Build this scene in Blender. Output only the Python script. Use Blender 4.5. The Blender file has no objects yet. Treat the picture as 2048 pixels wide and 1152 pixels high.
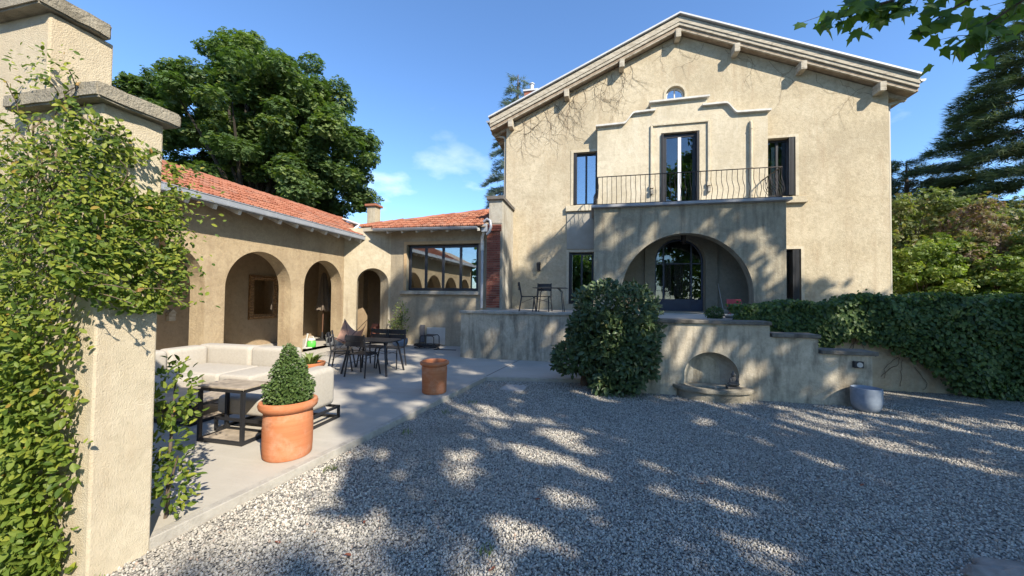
import bpy, bmesh, math, random
import numpy as np
from mathutils import Vector, Matrix, noise as mnoise
from mathutils.geometry import tessellate_polygon
R = math.radians
rnd = random.Random(7)
rng = np.random.default_rng(11)
SC = bpy.context.scene
COL = SC.collection

# ------------------------------------------------------------------ camera
cam_d = bpy.data.cameras.new("camera"); cam = bpy.data.objects.new("camera", cam_d); COL.objects.link(cam)
cam_d.sensor_width = 36; cam_d.lens = 12.92; cam_d.clip_end = 900; cam_d.clip_start = .05
_yaw, _pit, _rol = R(12.57), R(1.28), R(.635)
_r = Vector((math.cos(_yaw), math.sin(_yaw), 0))
_f = Vector((-math.sin(_yaw)*math.cos(_pit), math.cos(_yaw)*math.cos(_pit), math.sin(_pit)))
_u = _r.cross(_f)
_r2 = _r*math.cos(_rol)+_u*math.sin(_rol); _u2 = _u*math.cos(_rol)-_r*math.sin(_rol)
cam.matrix_world = Matrix(((_r2.x, _u2.x, -_f.x, 0), (_r2.y, _u2.y, -_f.y, 0), (_r2.z, _u2.z, -_f.z, 1.8), (0, 0, 0, 1)))
SC.camera = cam

# ------------------------------------------------------------------ light
SUN_AZ, SUN_EL = 48.0, 38.0        # azimuth measured from -y towards +x
SV = Vector((math.sin(R(SUN_AZ))*math.cos(R(SUN_EL)), -math.cos(R(SUN_AZ))*math.cos(R(SUN_EL)), math.sin(R(SUN_EL))))
sl = bpy.data.lights.new("sun", 'SUN'); sl.energy = 4.5; sl.angle = R(.53); sl.color = (1, .915, .77)
so = bpy.data.objects.new("sun", sl); COL.objects.link(so); so.location = (20, -20, 30)
so.rotation_euler = (-SV).to_track_quat('-Z', 'Y').to_euler()
W = bpy.data.worlds.new("World"); SC.world = W; W.use_nodes = True
nt = W.node_tree; nt.nodes.clear()
def N(t, k, **kw):
    n = t.nodes.new(k)
    for a, b in kw.items(): setattr(n, a, b)
    return n
out = N(nt, 'ShaderNodeOutputWorld'); bg = N(nt, 'ShaderNodeBackground')
sky = N(nt, 'ShaderNodeTexSky', sky_type='NISHITA', sun_disc=False, sun_elevation=R(SUN_EL), sun_rotation=R(180-SUN_AZ), air_density=1.0, dust_density=.25, ozone_density=3.0)
bg.inputs[1].default_value = .148
tc = N(nt, 'ShaderNodeTexCoord'); sep = N(nt, 'ShaderNodeSeparateXYZ'); nt.links.new(tc.outputs['Generated'], sep.inputs[0])
def wm(op, a, b=None, c=None):
    n = N(nt, 'ShaderNodeMath', operation=op)
    for i, v in enumerate((a, b, c)):
        if v is None: continue
        if isinstance(v, (int, float)): n.inputs[i].default_value = v
        else: nt.links.new(v, n.inputs[i])
    return n.outputs[0]
zz = wm('ADD', wm('MAXIMUM', sep.outputs[2], 0.0), .22)
cx = wm('DIVIDE', sep.outputs[0], zz); cy = wm('DIVIDE', sep.outputs[1], zz)
cmb = N(nt, 'ShaderNodeCombineXYZ'); nt.links.new(cx, cmb.inputs[0]); nt.links.new(cy, cmb.inputs[1])
nz = N(nt, 'ShaderNodeTexNoise'); nz.inputs['Scale'].default_value = 1.9; nz.inputs['Detail'].default_value = 7; nz.inputs['Roughness'].default_value = .55
mp = N(nt, 'ShaderNodeMapping'); mp.inputs['Location'].default_value = (18.69, 7.76, 16.43); nt.links.new(cmb.outputs[0], mp.inputs[0]); nt.links.new(mp.outputs[0], nz.inputs['Vector'])
mr = N(nt, 'ShaderNodeMapRange'); mr.inputs[1].default_value = .59; mr.inputs[2].default_value = .80; nt.links.new(nz.outputs[0], mr.inputs[0])
band = N(nt, 'ShaderNodeMapRange'); band.inputs[1].default_value = .5; band.inputs[2].default_value = .22; nt.links.new(sep.outputs[2], band.inputs[0])
fac = wm('MULTIPLY', wm('MULTIPLY', mr.outputs[0], band.outputs[0]), .8)
mx = N(nt, 'ShaderNodeMix', data_type='RGBA'); nt.links.new(fac, mx.inputs[0])
mx.inputs[7].default_value = (5.6, 6.0, 6.6, 1)
tnt = N(nt, 'ShaderNodeMix', data_type='RGBA', blend_type='MULTIPLY'); tnt.inputs[0].default_value = 1; tnt.inputs[7].default_value = (.66, .82, .97, 1)
nt.links.new(sky.outputs[0], tnt.inputs[6]); nt.links.new(tnt.outputs[2], mx.inputs[6]); nt.links.new(mx.outputs[2], bg.inputs[0]); nt.links.new(bg.outputs[0], out.inputs[0])
SC.view_settings.view_transform = 'Standard'; SC.view_settings.look = 'None'; SC.view_settings.gamma = 1
SC.view_settings.exposure = 1.02; SC.view_settings.use_curve_mapping = False
SC.render.engine = 'CYCLES'
SC.cycles.use_denoising = True; SC.cycles.max_bounces = 8; SC.cycles.transparent_max_bounces = 12

# ------------------------------------------------------------------ helpers
def tag(o, label=None, cat=None, group=None, kind=None):
    for k, v in (('label', label), ('category', cat), ('group', group), ('kind', kind)):
        if v: o[k] = v
    return o
def thing(name, label, cat, loc=(0, 0, 0), group=None, rz=0):
    o = bpy.data.objects.new(name, None); COL.objects.link(o); o.location = loc; o.rotation_euler = (0, 0, rz)
    o.empty_display_size = .1
    return tag(o, label, cat, group)
class MB:
    def __init__(s): s.v = []; s.f = []; s.sm = []
    def add(s, vs, fs, smooth=False):
        b = len(s.v); s.v += [tuple(p) for p in vs]; s.f += [tuple(b+i for i in f) for f in fs]; s.sm += [smooth]*len(fs); return s
    def box(s, x0, x1, y0, y1, z0, z1):
        return s.add([(x0,y0,z0),(x1,y0,z0),(x1,y1,z0),(x0,y1,z0),(x0,y0,z1),(x1,y0,z1),(x1,y1,z1),(x0,y1,z1)],
                     [(0,3,2,1),(4,5,6,7),(0,1,5,4),(1,2,6,5),(2,3,7,6),(3,0,4,7)])
    def bar(s, p, q, w, h, up=(0, 0, 1)):
        p, q = Vector(p), Vector(q); d = (q-p).normalized(); up = Vector(up)
        if abs(d.dot(up)) > .99: up = Vector((1, 0, 0))
        sd = d.cross(up).normalized(); u = sd.cross(d)
        c = [(-w/2, -h/2), (w/2, -h/2), (w/2, h/2), (-w/2, h/2)]
        vs = [p+sd*a+u*b for a, b in c]+[q+sd*a+u*b for a, b in c]
        return s.add(vs, [(3,2,1,0),(4,5,6,7),(0,1,5,4),(1,2,6,5),(2,3,7,6),(3,0,4,7)])
    def tube(s, pts, r, n=8, cap=True):
        pts = [Vector(p) for p in pts]; rs = r if isinstance(r, (list, tuple)) else [r]*len(pts)
        vs = []; fs = []; prev = None
        for i, p in enumerate(pts):
            a = pts[max(i-1, 0)]; b = pts[min(i+1, len(pts)-1)]; d = (b-a).normalized()
            if prev is None:
                up = Vector((0, 0, 1)) if abs(d.z) < .9 else Vector((1, 0, 0)); sd = d.cross(up).normalized()
            else:
                sd = (prev-d*prev.dot(d)); sd = sd.normalized() if sd.length > 1e-6 else d.orthogonal().normalized()
            prev = sd; u = d.cross(sd)
            for k in range(n):
                t = 2*math.pi*k/n; vs.append(p+(sd*math.cos(t)+u*math.sin(t))*rs[i])
        for i in range(len(pts)-1):
            for k in range(n):
                fs.append((i*n+k, i*n+(k+1) % n, (i+1)*n+(k+1) % n, (i+1)*n+k))
        s.add(vs, fs, True)
        if cap:
            s.add(vs[:n], [tuple(range(n))[::-1]]); s.add(vs[-n:], [tuple(range(n))])
        return s
    def lathe(s, prof, c=(0, 0, 0), n=32, a0=0, a1=2*math.pi, smooth=True):
        full = abs(a1-a0-2*math.pi) < 1e-6; m = n if full else n+1
        vs = []; fs = []
        for r, z in prof:
            for k in range(m):
                t = a0+(a1-a0)*k/n; vs.append((c[0]+r*math.cos(t), c[1]+r*math.sin(t), c[2]+z))
        for i in range(len(prof)-1):
            for k in range(n):
                k2 = (k+1) % m
                fs.append((i*m+k, i*m+k2, (i+1)*m+k2, (i+1)*m+k))
        return s.add(vs, fs, smooth)
    def prism(s, poly, O, U, V, Nn, t, smooth=False):
        return s.panel(poly, [], O, U, V, Nn, t)
    def panel(s, outer, holes, O, U, V, Nn, t, inner=None, back=True):
        O, U, V, Nn = Vector(O), Vector(U), Vector(V), Vector(Nn)
        P = lambda a, d=0: O+U*a[0]+V*a[1]-Nn*d
        inner = inner or holes
        for d, hs, flip in ((0, holes, False), (t, inner, True)):
            if d and not back: continue
            loops = [[Vector((a[0], a[1], 0)) for a in L] for L in [outer]+list(hs)]
            flat = [a for L in [outer]+list(hs) for a in L]
            tris = tessellate_polygon(loops)
            vs = [P(a, d) for a in flat]; fs = []
            want = -Nn if flip else Nn
            for tr in tris:
                a, b, c = (vs[i] for i in tr); n = (b-a).cross(c-a)
                if n.length < 1e-10: continue
                fs.append(tuple(tr) if n.dot(want) > 0 else tuple(tr)[::-1])
            s.add(vs, fs)
        for L, M, sgn in [(outer, outer, 1)]+[(h, k, -1) for h, k in zip(holes, inner)]:
            n = len(L); area = sum(L[i][0]*L[(i+1) % n][1]-L[(i+1) % n][0]*L[i][1] for i in range(n))
            ccw = (area > 0) == (U.cross(V).dot(Nn) > 0)
            vs = [P(a) for a in L]+[P(a, t) for a in M]
            fs = []
            for i in range(n):
                j = (i+1) % n; f = (i, n+i, n+j, j)
                fs.append(f if (ccw == (sgn > 0)) else f[::-1])
            s.add(vs, fs)
        return s
    def mesh(s, name):
        m = bpy.data.meshes.new(name); m.from_pydata(s.v, [], s.f); m.polygons.foreach_set('use_smooth', s.sm); m.update(); return m
    def build(s, name, mat, parent=None, bevel=0, local=False, kind=None, sharp=None):
        if parent is not None and not local:
            o_ = parent; off = Vector((0, 0, 0))
            while o_ is not None: off += o_.location; o_ = o_.parent
            s.v = [(a[0]-off.x, a[1]-off.y, a[2]-off.z) for a in s.v]
        m = s.mesh(name)
        if mat: m.materials.append(mat)
        o = bpy.data.objects.new(name, m); COL.objects.link(o)
        if parent is not None: o.parent = parent
        if kind: o['kind'] = kind
        if bevel:
            b = o.modifiers.new('bevel', 'BEVEL'); b.width = bevel; b.segments = 2; b.limit_method = 'ANGLE'; b.angle_limit = R(40)
        if any(s.sm):
            try: m.set_sharp_from_angle(angle=R(50))
            except Exception: pass
        return o
def inst(name, me, parent, M):
    o = bpy.data.objects.new(name, me); COL.objects.link(o); o.parent = parent; o.matrix_basis = M; return o
def copy_tree(o, parent=None):
    c = o.copy(); COL.objects.link(c)
    if parent is not None: c.parent = parent
    for ch in list(o.children): copy_tree(ch, c)
    return c
def arc(cx, cz, r, a0, a1, n, rz=None):
    rz = rz or r
    return [(cx+r*math.cos(R(a0+(a1-a0)*i/n)), cz+rz*math.sin(R(a0+(a1-a0)*i/n))) for i in range(n+1)]
def archhole(x0, x1, z0, ztop, n=20, rz=None):
    r = (x1-x0)/2; rz = rz or r
    return [(x0, z0), (x1, z0)]+arc((x0+x1)/2, ztop-rz, r, 0, 180, n, rz)
def rect(x0, x1, z0, z1): return [(x0, z0), (x1, z0), (x1, z1), (x0, z1)]

# ------------------------------------------------------------------ materials
class NM:
    def __init__(s, name):
        s.m = bpy.data.materials.new(name); s.m.use_nodes = True; s.t = s.m.node_tree
        s.b = s.t.nodes['Principled BSDF']; s.o = s.t.nodes['Material Output']
        s.tc = s.t.nodes.new('ShaderNodeTexCoord')
    def n(s, k, **kw): return N(s.t, k, **kw)
    def l(s, a, b): s.t.links.new(a, b)
    def noise(s, scale, detail=4, rough=.55, stretch=None, vec=None, dist=0):
        n = s.n('ShaderNodeTexNoise'); n.inputs['Scale'].default_value = scale; n.inputs['Detail'].default_value = detail
        n.inputs['Roughness'].default_value = rough; n.inputs['Distortion'].default_value = dist
        v = vec or s.tc.outputs['Object']
        if stretch:
            m = s.n('ShaderNodeMapping'); m.inputs['Scale'].default_value = stretch; s.l(v, m.inputs[0]); v = m.outputs[0]
        s.l(v, n.inputs['Vector']); return n.outputs[0]
    def voro(s, scale, feature='F1', out='Distance', rand=1):
        n = s.n('ShaderNodeTexVoronoi', feature=feature); n.inputs['Scale'].default_value = scale; n.inputs['Randomness'].default_value = rand
        s.l(s.tc.outputs['Object'], n.inputs['Vector']); return n.outputs[out]
    def rng(s, v, a, b, c=0, d=1):
        n = s.n('ShaderNodeMapRange'); s.l(v, n.inputs[0])
        for i, x in enumerate((a, b, c, d)): n.inputs[i+1].default_value = x
        return n.outputs[0]
    def math(s, op, a, b=0):
        n = s.n('ShaderNodeMath', operation=op)
        for i, v in enumerate((a, b)):
            if isinstance(v, (int, float)): n.inputs[i].default_value = v
            else: s.l(v, n.inputs[i])
        return n.outputs[0]
    def mix(s, f, a, b, mode='MIX'):
        n = s.n('ShaderNodeMix', data_type='RGBA', blend_type=mode)
        for i, v in ((0, f), (6, a), (7, b)):
            if isinstance(v, (int, float)): n.inputs[i].default_value = v
            elif isinstance(v, tuple): n.inputs[i].default_value = (*v, 1)
            else: s.l(v, n.inputs[i])
        return n.outputs[2]
    def ramp(s, v, stops):
        n = s.n('ShaderNodeValToRGB'); e = n.color_ramp.elements
        while len(e) < len(stops): e.new(.5)
        for x, (p, c) in zip(e, stops): x.position = p; x.color = (*c, 1)
        s.l(v, n.inputs[0]); return n.outputs[0]
    def rand(s): return s.n('ShaderNodeObjectInfo').outputs['Random']
    def attr(s, name): return s.n('ShaderNodeAttribute', attribute_name=name).outputs['Fac']
    def bump(s, h, strength, dist, base=None):
        n = s.n('ShaderNodeBump'); n.inputs['Strength'].default_value = strength; n.inputs['Distance'].default_value = dist
        s.l(h, n.inputs['Height'])
        if base: s.l(base, n.inputs['Normal'])
        s.l(n.outputs[0], s.b.inputs['Normal']); return n.outputs[0]
    def col(s, c):
        if isinstance(c, tuple): s.b.inputs['Base Color'].default_value = (*c, 1)
        else: s.l(c, s.b.inputs['Base Color'])
        return s
    def p(s, **kw):
        for k, v in kw.items(): s.b.inputs[{'rough': 'Roughness', 'metal': 'Metallic', 'spec': 'Specular IOR Level', 'ior': 'IOR', 'coat': 'Coat Weight'}[k]].default_value = v
        return s
def plain(name, c, rough=.6, c2=None, sc=8, bump=0, bs=60, metal=0, spec=.4, objvar=0):
    m = NM(name); col = c
    if c2: col = m.mix(m.rng(m.noise(sc, 5), .35, .65), c, c2)
    if objvar:
        k = m.rng(m.rand(), 0, 1, 1-objvar, 1+objvar); cc = m.n('ShaderNodeCombineXYZ')
        for i in range(3): m.l(k, cc.inputs[i])
        col = m.mix(1.0, col, cc.outputs[0], 'MULTIPLY')
    m.col(col).p(rough=rough, metal=metal, spec=spec)
    if bump: m.bump(m.noise(bs, 3), bump, .004)
    return m.m
def stucco(name, c1, c2, stain=None, stain_amt=.5, fine=90, bstr=.6, scratch=False, blotch=1.3, dist=.008, streak=(2.2, 2.2, .25), lo=.52, hi=.72, mottle=.5, lump=1.0, patch=0):
    m = NM(name)
    col = m.mix(m.rng(m.noise(blotch, 6, .6), .36, .66), c1, c2)
    col = m.mix(m.rng(m.noise(26, 4), .45, .75, 0, .35), col, tuple(x*.72 for x in c1))
    col = m.mix(m.rng(m.noise(7.5, 7, .72, dist=.6), .44, .66, 0, mottle), col, tuple(x*.66 for x in c2))
    col = m.mix(m.rng(m.noise(11, 6, .7), .5, .7, 0, mottle*.6), col, tuple(min(x*1.22, .85) for x in c1))
    if patch: col = m.mix(m.rng(m.noise(.42, 7, .68, dist=.8), .46, .62, 0, patch), col, tuple(x*.74 for x in c2)); col = m.mix(m.rng(m.noise(.8, 7, .7, dist=.5, stretch=(1, 1, .6)), .56, .60, 0, patch*.55), col, tuple(min(x*1.12, .8) for x in c1))
    if stain:
        f = m.rng(m.noise(1.5, 7, .65, stretch=streak), lo, hi, 0, stain_amt)
        col = m.mix(f, col, stain)
        f2 = m.rng(m.noise(.9, 8, .7), .56, .7, 0, stain_amt*.8); col = m.mix(f2, col, tuple(x*1.0 for x in stain))
    if scratch:
        v = m.rng(m.voro(5, 'DISTANCE_TO_EDGE'), .0, .03, 1, 0); n2 = m.rng(m.noise(1.6, 3), .5, .62)
        col = m.mix(m.math('MULTIPLY', m.math('MULTIPLY', v, n2), .55), col, tuple(min(x*1.5, .85) for x in c2))
    m.col(col).p(rough=.92, spec=.2)
    h = m.math('ADD', m.noise(fine*.6, 4, .65), m.math('MULTIPLY', m.noise(14, 5, .65), 1.1*lump))
    m.bump(h, bstr, dist*2.2)
    return m.m
def foliage(name, stops, rough=.5, trans=.3, spec=.4, tcol=None):
    m = NM(name); r = m.math('FRACT', m.math('ADD', m.attr('tint'), m.rand()))
    c = m.ramp(r, stops); m.col(c).p(rough=rough, spec=spec)
    t = m.n('ShaderNodeBsdfTranslucent'); m.l(m.mix(1.0, c, tcol or (1.6, 1.8, .6), 'MULTIPLY'), t.inputs[0])
    x = m.n('ShaderNodeMixShader'); x.inputs[0].default_value = trans
    m.l(m.b.outputs[0], x.inputs[1]); m.l(t.outputs[0], x.inputs[2]); m.l(x.outputs[0], m.o.inputs[0]); return m.m
def glass(name, tint=(.8, .85, .85), refl=.25):
    m = NM(name); m.t.nodes.remove(m.b)
    g = m.n('ShaderNodeBsdfGlossy'); g.inputs['Roughness'].default_value = .005; g.inputs[0].default_value = (.95, .97, 1, 1)
    tr = m.n('ShaderNodeBsdfTransparent'); tr.inputs[0].default_value = (*tint, 1)
    fr = m.n('ShaderNodeFresnel'); fr.inputs[0].default_value = 1.5
    x = m.n('ShaderNodeMixShader'); m.l(m.math('MINIMUM', m.math('ADD', fr.outputs[0], refl), 1.0), x.inputs[0])
    m.l(tr.outputs[0], x.inputs[1]); m.l(g.outputs[0], x.inputs[2]); m.l(x.outputs[0], m.o.inputs[0]); return m.m

M_house = stucco('house_stucco', (.545, .47, .34), (.475, .395, .27), stain=(.37, .285, .19), stain_amt=.65, mottle=.62, patch=.55, fine=70, bstr=.55, blotch=1.1)
M_bay = stucco('bay_stucco', (.60, .53, .405), (.53, .455, .325), stain=(.62, .57, .46), stain_amt=.8, fine=80, bstr=.4, blotch=.9, patch=.5)
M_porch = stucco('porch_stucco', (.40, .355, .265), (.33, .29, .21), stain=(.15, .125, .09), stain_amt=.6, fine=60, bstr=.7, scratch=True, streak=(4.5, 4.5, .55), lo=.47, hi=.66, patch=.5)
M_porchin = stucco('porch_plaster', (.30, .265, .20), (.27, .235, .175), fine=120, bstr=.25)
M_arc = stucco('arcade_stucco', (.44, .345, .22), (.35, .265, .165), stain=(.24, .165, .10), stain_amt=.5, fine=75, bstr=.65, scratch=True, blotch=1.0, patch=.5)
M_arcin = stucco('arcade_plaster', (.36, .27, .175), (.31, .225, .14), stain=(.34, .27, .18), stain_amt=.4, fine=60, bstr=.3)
M_corner = stucco('corner_stucco', (.50, .44, .33), (.42, .35, .24), stain=(.22, .175, .12), stain_amt=.7, fine=85, bstr=.5, patch=.5)
M_garden = stucco('garden_room_stucco', (.42, .36, .26), (.34, .28, .195), stain=(.22, .19, .14), stain_amt=.55, fine=70, bstr=.5, blotch=1.0, patch=.5)
M_pier = stucco('weathered_stucco', (.42, .40, .34), (.33, .29, .23), stain=(.14, .12, .10), stain_amt=.7, fine=40, bstr=.6)
M_wall = stucco('retaining_stucco', (.56, .49, .375), (.46, .395, .295), stain=(.10, .088, .068), stain_amt=.62, fine=55, bstr=.5, blotch=1.8, streak=(3.4, 3.4, .8), lo=.46, hi=.64, mottle=.6, patch=.5)
M_gate = stucco('roughcast_stucco', (.57, .495, .37), (.51, .43, .305), stain=(.45, .345, .23), stain_amt=.5, fine=190, bstr=1.0, dist=.0035, mottle=.35, lump=.25, blotch=1.6)
M_cap = stucco('mossy_concrete', (.34, .305, .24), (.22, .195, .15), stain=(.10, .085, .06), stain_amt=.8, fine=110, bstr=.8, blotch=5)
M_capst = stucco('stained_coping', (.22, .20, .17), (.14, .127, .107), stain=(.05, .047, .04), stain_amt=.8, fine=90, bstr=.7, blotch=4)
M_capd = stucco('dark_coping', (.17, .155, .14), (.11, .10, .09), stain=(.06, .055, .05), stain_amt=.6, fine=80, bstr=.6, blotch=5)
M_white = plain('white_coping', (.60, .585, .545), .7, (.47, .45, .41), 5, .3)
M_slab = plain('grey_zinc_edge', (.33, .33, .34), .5, (.26, .26, .27), 4)
M_zinc = plain('zinc', (.36, .38, .41), .42, (.29, .31, .34), 3, metal=.25)
M_pipe = plain('painted_pipe', (.40, .365, .29), .6)
M_zincw = plain('white_zinc_trim', (.55, .555, .56), .4, (.47, .475, .48), 3)
M_dark = plain('dark_metal', (.018, .019, .023), .42, (.026, .026, .03), 5)
M_anthr = plain('anthracite_frame', (.03, .032, .038), .4)
M_iron = plain('wrought_iron', (.02, .017, .016), .5, (.035, .022, .018), 20)
M_blue = plain('blue_door_paint', (.055, .065, .10), .4, (.045, .05, .08), 5)
M_curtain = plain('curtain_cloth', (.62, .62, .63), .9)
M_glass = glass('window_glass', refl=.28); M_glassl = glass('dark_window_glass', refl=.05)
M_glassdoor = glass('door_glass', (.7, .73, .73), .04)
M_mirror = NM('mirror_glass').col((.85, .87, .88)).p(rough=.02, metal=1).m
M_gold = plain('carved_gilt_wood', (.30, .17, .07), .45, (.13, .065, .03), 25, .8, 40)
M_room = plain('room_plaster', (.35, .33, .30), .9)
M_rafter = plain('pale_painted_wood', (.66, .63, .57), .7, (.52, .48, .41), 9)
M_oldwood = NM('weathered_wood'); _c = M_oldwood.mix(M_oldwood.rng(M_oldwood.noise(3, 7, .7, stretch=(1, 1, 5)), .38, .62), (.50, .45, .36), (.30, .255, .19)); _c = M_oldwood.mix(M_oldwood.rng(M_oldwood.noise(6, 7, .75), .54, .68, 0, .75), _c, (.12, .10, .075)); M_oldwood.col(_c).p(rough=.85); M_oldwood = M_oldwood.m
M_soffit = plain('brown_soffit_boards', (.34, .265, .19), .8, (.23, .17, .115), 6)
M_sofa = plain('sofa_fabric', (.42, .385, .33), .95, (.38, .345, .295), 30, .5, 350, spec=.1)
M_ceram = plain('wood_effect_top', (.42, .35, .27), .5, (.26, .215, .165), 9)
M_black = plain('black_steel', (.02, .02, .022), .45)
M_leather = plain('tan_leather', (.40, .225, .15), .6, (.33, .18, .115), 8)
M_parasol = plain('taupe_canvas', (.17, .135, .105), .9, (.14, .11, .085), 20)
M_pole = plain('parasol_wood', (.12, .06, .035), .6)
M_soil = plain('soil', (.05, .035, .025), .95, (.025, .018, .013), 30, .8, 60)
M_bark = plain('bark', (.14, .105, .075), .9, (.07, .052, .038), 14, .9, 30)
M_barkd = plain('dark_bark', (.05, .04, .03), .95, (.03, .024, .018), 10)
M_twig = plain('dry_twig', (.16, .115, .075), .9, (.10, .075, .05), 10)
M_paletwig = plain('pale_dry_twig', (.50, .44, .34), .9)
M_bluepot = plain('blue_grey_glaze', (.22, .26, .32), .55, (.17, .205, .26), 14, .3, 60)
M_green = plain('green_plastic', (.10, .52, .07), .4)
M_bucket = plain('dull_bucket', (.30, .30, .29), .5, (.18, .18, .18), 12)
M_redpaint = plain('red_paint', (.42, .06, .07), .5)
M_concrete = plain('pale_concrete_slab', (.40, .385, .36), .85, (.33, .31, .285), 9, .4, 80)
M_stone = plain('field_stone', (.34, .30, .26), .85, (.16, .14, .12), 6, 1.0, 18)
M_water = NM('dark_water').col((.012, .014, .013)).p(rough=.05).m
M_lens = NM('frosted_lens').col((.42, .42, .40)).p(rough=.3).m
M_broom = plain('broom_handle', (.5, .47, .42), .6)

def terracotta():
    m = NM('terracotta'); z = m.noise(1.2, 5, .6, stretch=(.6, .6, 14))
    c = m.mix(m.rng(z, .35, .68), (.50, .19, .085), (.40, .135, .055)); c = m.mix(m.rng(m.noise(5, 7, .65), .48, .72, 0, .5), c, (.58, .36, .25)); c = m.mix(m.rng(m.noise(11, 7, .7), .58, .7, 0, .55), c, (.26, .105, .055))
    m.col(c).p(rough=.8, spec=.25); m.bump(m.noise(4, 4, .6, stretch=(.3, .3, 22)), .35, .006); return m.m
M_terra = terracotta()
def roof_tile():
    m = NM('roof_tile_clay'); r = m.rand()
    c = m.ramp(r, [(0, (.235, .085, .050)), (.35, (.30, .115, .066)), (.7, (.33, .145, .090)), (1, (.23, .11, .075))])
    c = m.mix(m.rng(m.noise(9, 6), .55, .8, 0, .6), c, (.20, .11, .075)); m.col(c).p(rough=.85, spec=.2); m.bump(m.noise(60, 3), .4, .003); return m.m
M_tile = roof_tile()
def brickmat():
    m = NM('red_brick'); c = m.ramp(m.rand(), [(0, (.17, .055, .04)), (.5, (.25, .085, .058)), (1, (.33, .135, .09))])
    c = m.mix(m.rng(m.noise(30, 5), .5, .75, 0, .6), c, (.12, .06, .05)); m.col(c).p(rough=.9, spec=.15); m.bump(m.noise(90, 3), .7, .004); return m.m
M_brick = brickmat(); M_mortar = plain('mortar', (.36, .32, .27), .95)
def gravelmat(ground):
    m = NM('gravel_ground_mat' if ground else 'gravel_stone')
    if ground:
        c = m.ramp(m.voro(62, out='Color'), [(0, (.13, .125, .115)), (.3, (.29, .27, .235)), (.6, (.46, .425, .37)), (1, (.66, .62, .54))])
        d = m.voro(62); c = m.mix(m.rng(d, .4, .8), c, (.07, .068, .065))
        c = m.mix(m.rng(m.noise(1.4, 6, .6), .5, .75, 0, .4), c, (.17, .14, .105))
        m.bump(m.math('SUBTRACT', 1.0, d), 1.0, .02)
    else:
        c = m.ramp(m.rand(), [(0, (.16, .15, .135)), (.12, (.28, .262, .225)), (.4, (.44, .408, .348)), (.7, (.54, .50, .425)), (.94, (.62, .58, .51)), (.98, (.42, .28, .20)), (1, (.64, .61, .56))])
        c = m.mix(m.rng(m.noise(90, 3), .45, .7, 0, .4), c, (.20, .19, .18))
        gp = m.n('ShaderNodeNewGeometry').outputs['Position']
        c = m.mix(m.rng(m.noise(.8, 6, .6, vec=gp), .5, .72, 0, .5), c, (.21, .18, .145)); c = m.mix(m.rng(m.noise(.45, 4, .5, vec=gp), .4, .65, 0, .3), c, (.30, .285, .265))
    m.col(c).p(rough=.8, spec=.3); return m.m
def terracemat():
    m = NM('brushed_concrete'); c = m.mix(m.rng(m.noise(.9, 6, .6), .35, .7), (.44, .405, .345), (.36, .33, .28))
    c = m.mix(m.rng(m.noise(1.3, 6, .65, stretch=(1, 7, 1)), .5, .75, 0, .5), c, (.50, .46, .40))
    c = m.mix(m.rng(m.noise(3.5, 8, .7), .6, .75, 0, .45), c, (.28, .26, .235))
    c = m.mix(m.rng(m.noise(60, 2), .55, .8, 0, .25), c, (.24, .23, .21))
    m.col(c).p(rough=.82, spec=.3); m.bump(m.math('ADD', m.noise(3, 5, .6, stretch=(1, 9, 1)), m.math('MULTIPLY', m.noise(140, 2), .4)), .3, .006); return m.m
M_terrace = terracemat()
GREENS = {
 'maple': [(0, (.052, .090, .032)), (.5, (.095, .148, .046)), (.85, (.15, .20, .06)), (1, (.19, .23, .07))],
 'plane': [(0, (0.045, 0.098, 0.024)), (.6, (0.083, 0.150, 0.033)), (1, (0.128, 0.195, 0.045))],
 'vine': [(0, (.055, .095, .016)), (.35, (.09, .140, .024)), (.75, (.155, .20, .034)), (.985, (.27, .29, .045)), (1, (.34, .19, .06))],
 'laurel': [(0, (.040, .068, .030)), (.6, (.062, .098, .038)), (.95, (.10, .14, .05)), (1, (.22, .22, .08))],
 'box': [(0, (0.036, 0.070, 0.019)), (.6, (0.062, 0.106, 0.026)), (1, (0.102, 0.150, 0.038))],
 'ivy': [(0, (.036, .070, .026)), (.5, (.062, .112, .036)), (.85, (.10, .155, .045)), (1, (.15, .20, .06))],
 'cedar': [(0, (.048, .076, .038)), (.5, (.085, .118, .054)), (1, (.155, .18, .085))],
 'bluecedar': [(0, (0.099, 0.132, 0.132)), (.6, (0.165, 0.209, 0.198)), (1, (0.220, 0.264, 0.242))],
 'yellow': [(0, (.085, .135, .025)), (.5, (.15, .21, .038)), (.8, (.21, .27, .05)), (1, (.27, .28, .07))],
 'olive': [(0, (.085, .115, .035)), (.55, (.14, .175, .05)), (.85, (.19, .20, .07)), (1, (.24, .15, .09))],
 'rust': [(0, (.15, .085, .075)), (.4, (.19, .12, .085)), (.7, (.19, .18, .075)), (1, (.16, .21, .065))],
 'lily': [(0, (0.084, 0.132, 0.036)), (1, (0.180, 0.228, 0.060))],
}
FOL = {k: foliage('leaf_'+k, v, trans={'laurel': .12, 'box': .15, 'cedar': .15, 'bluecedar': .15, 'plane': .5}.get(k, .32), rough={'vine': .48, 'laurel': .42}.get(k, .55), spec={'vine': .22}.get(k, .4)) for k, v in GREENS.items()}

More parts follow.
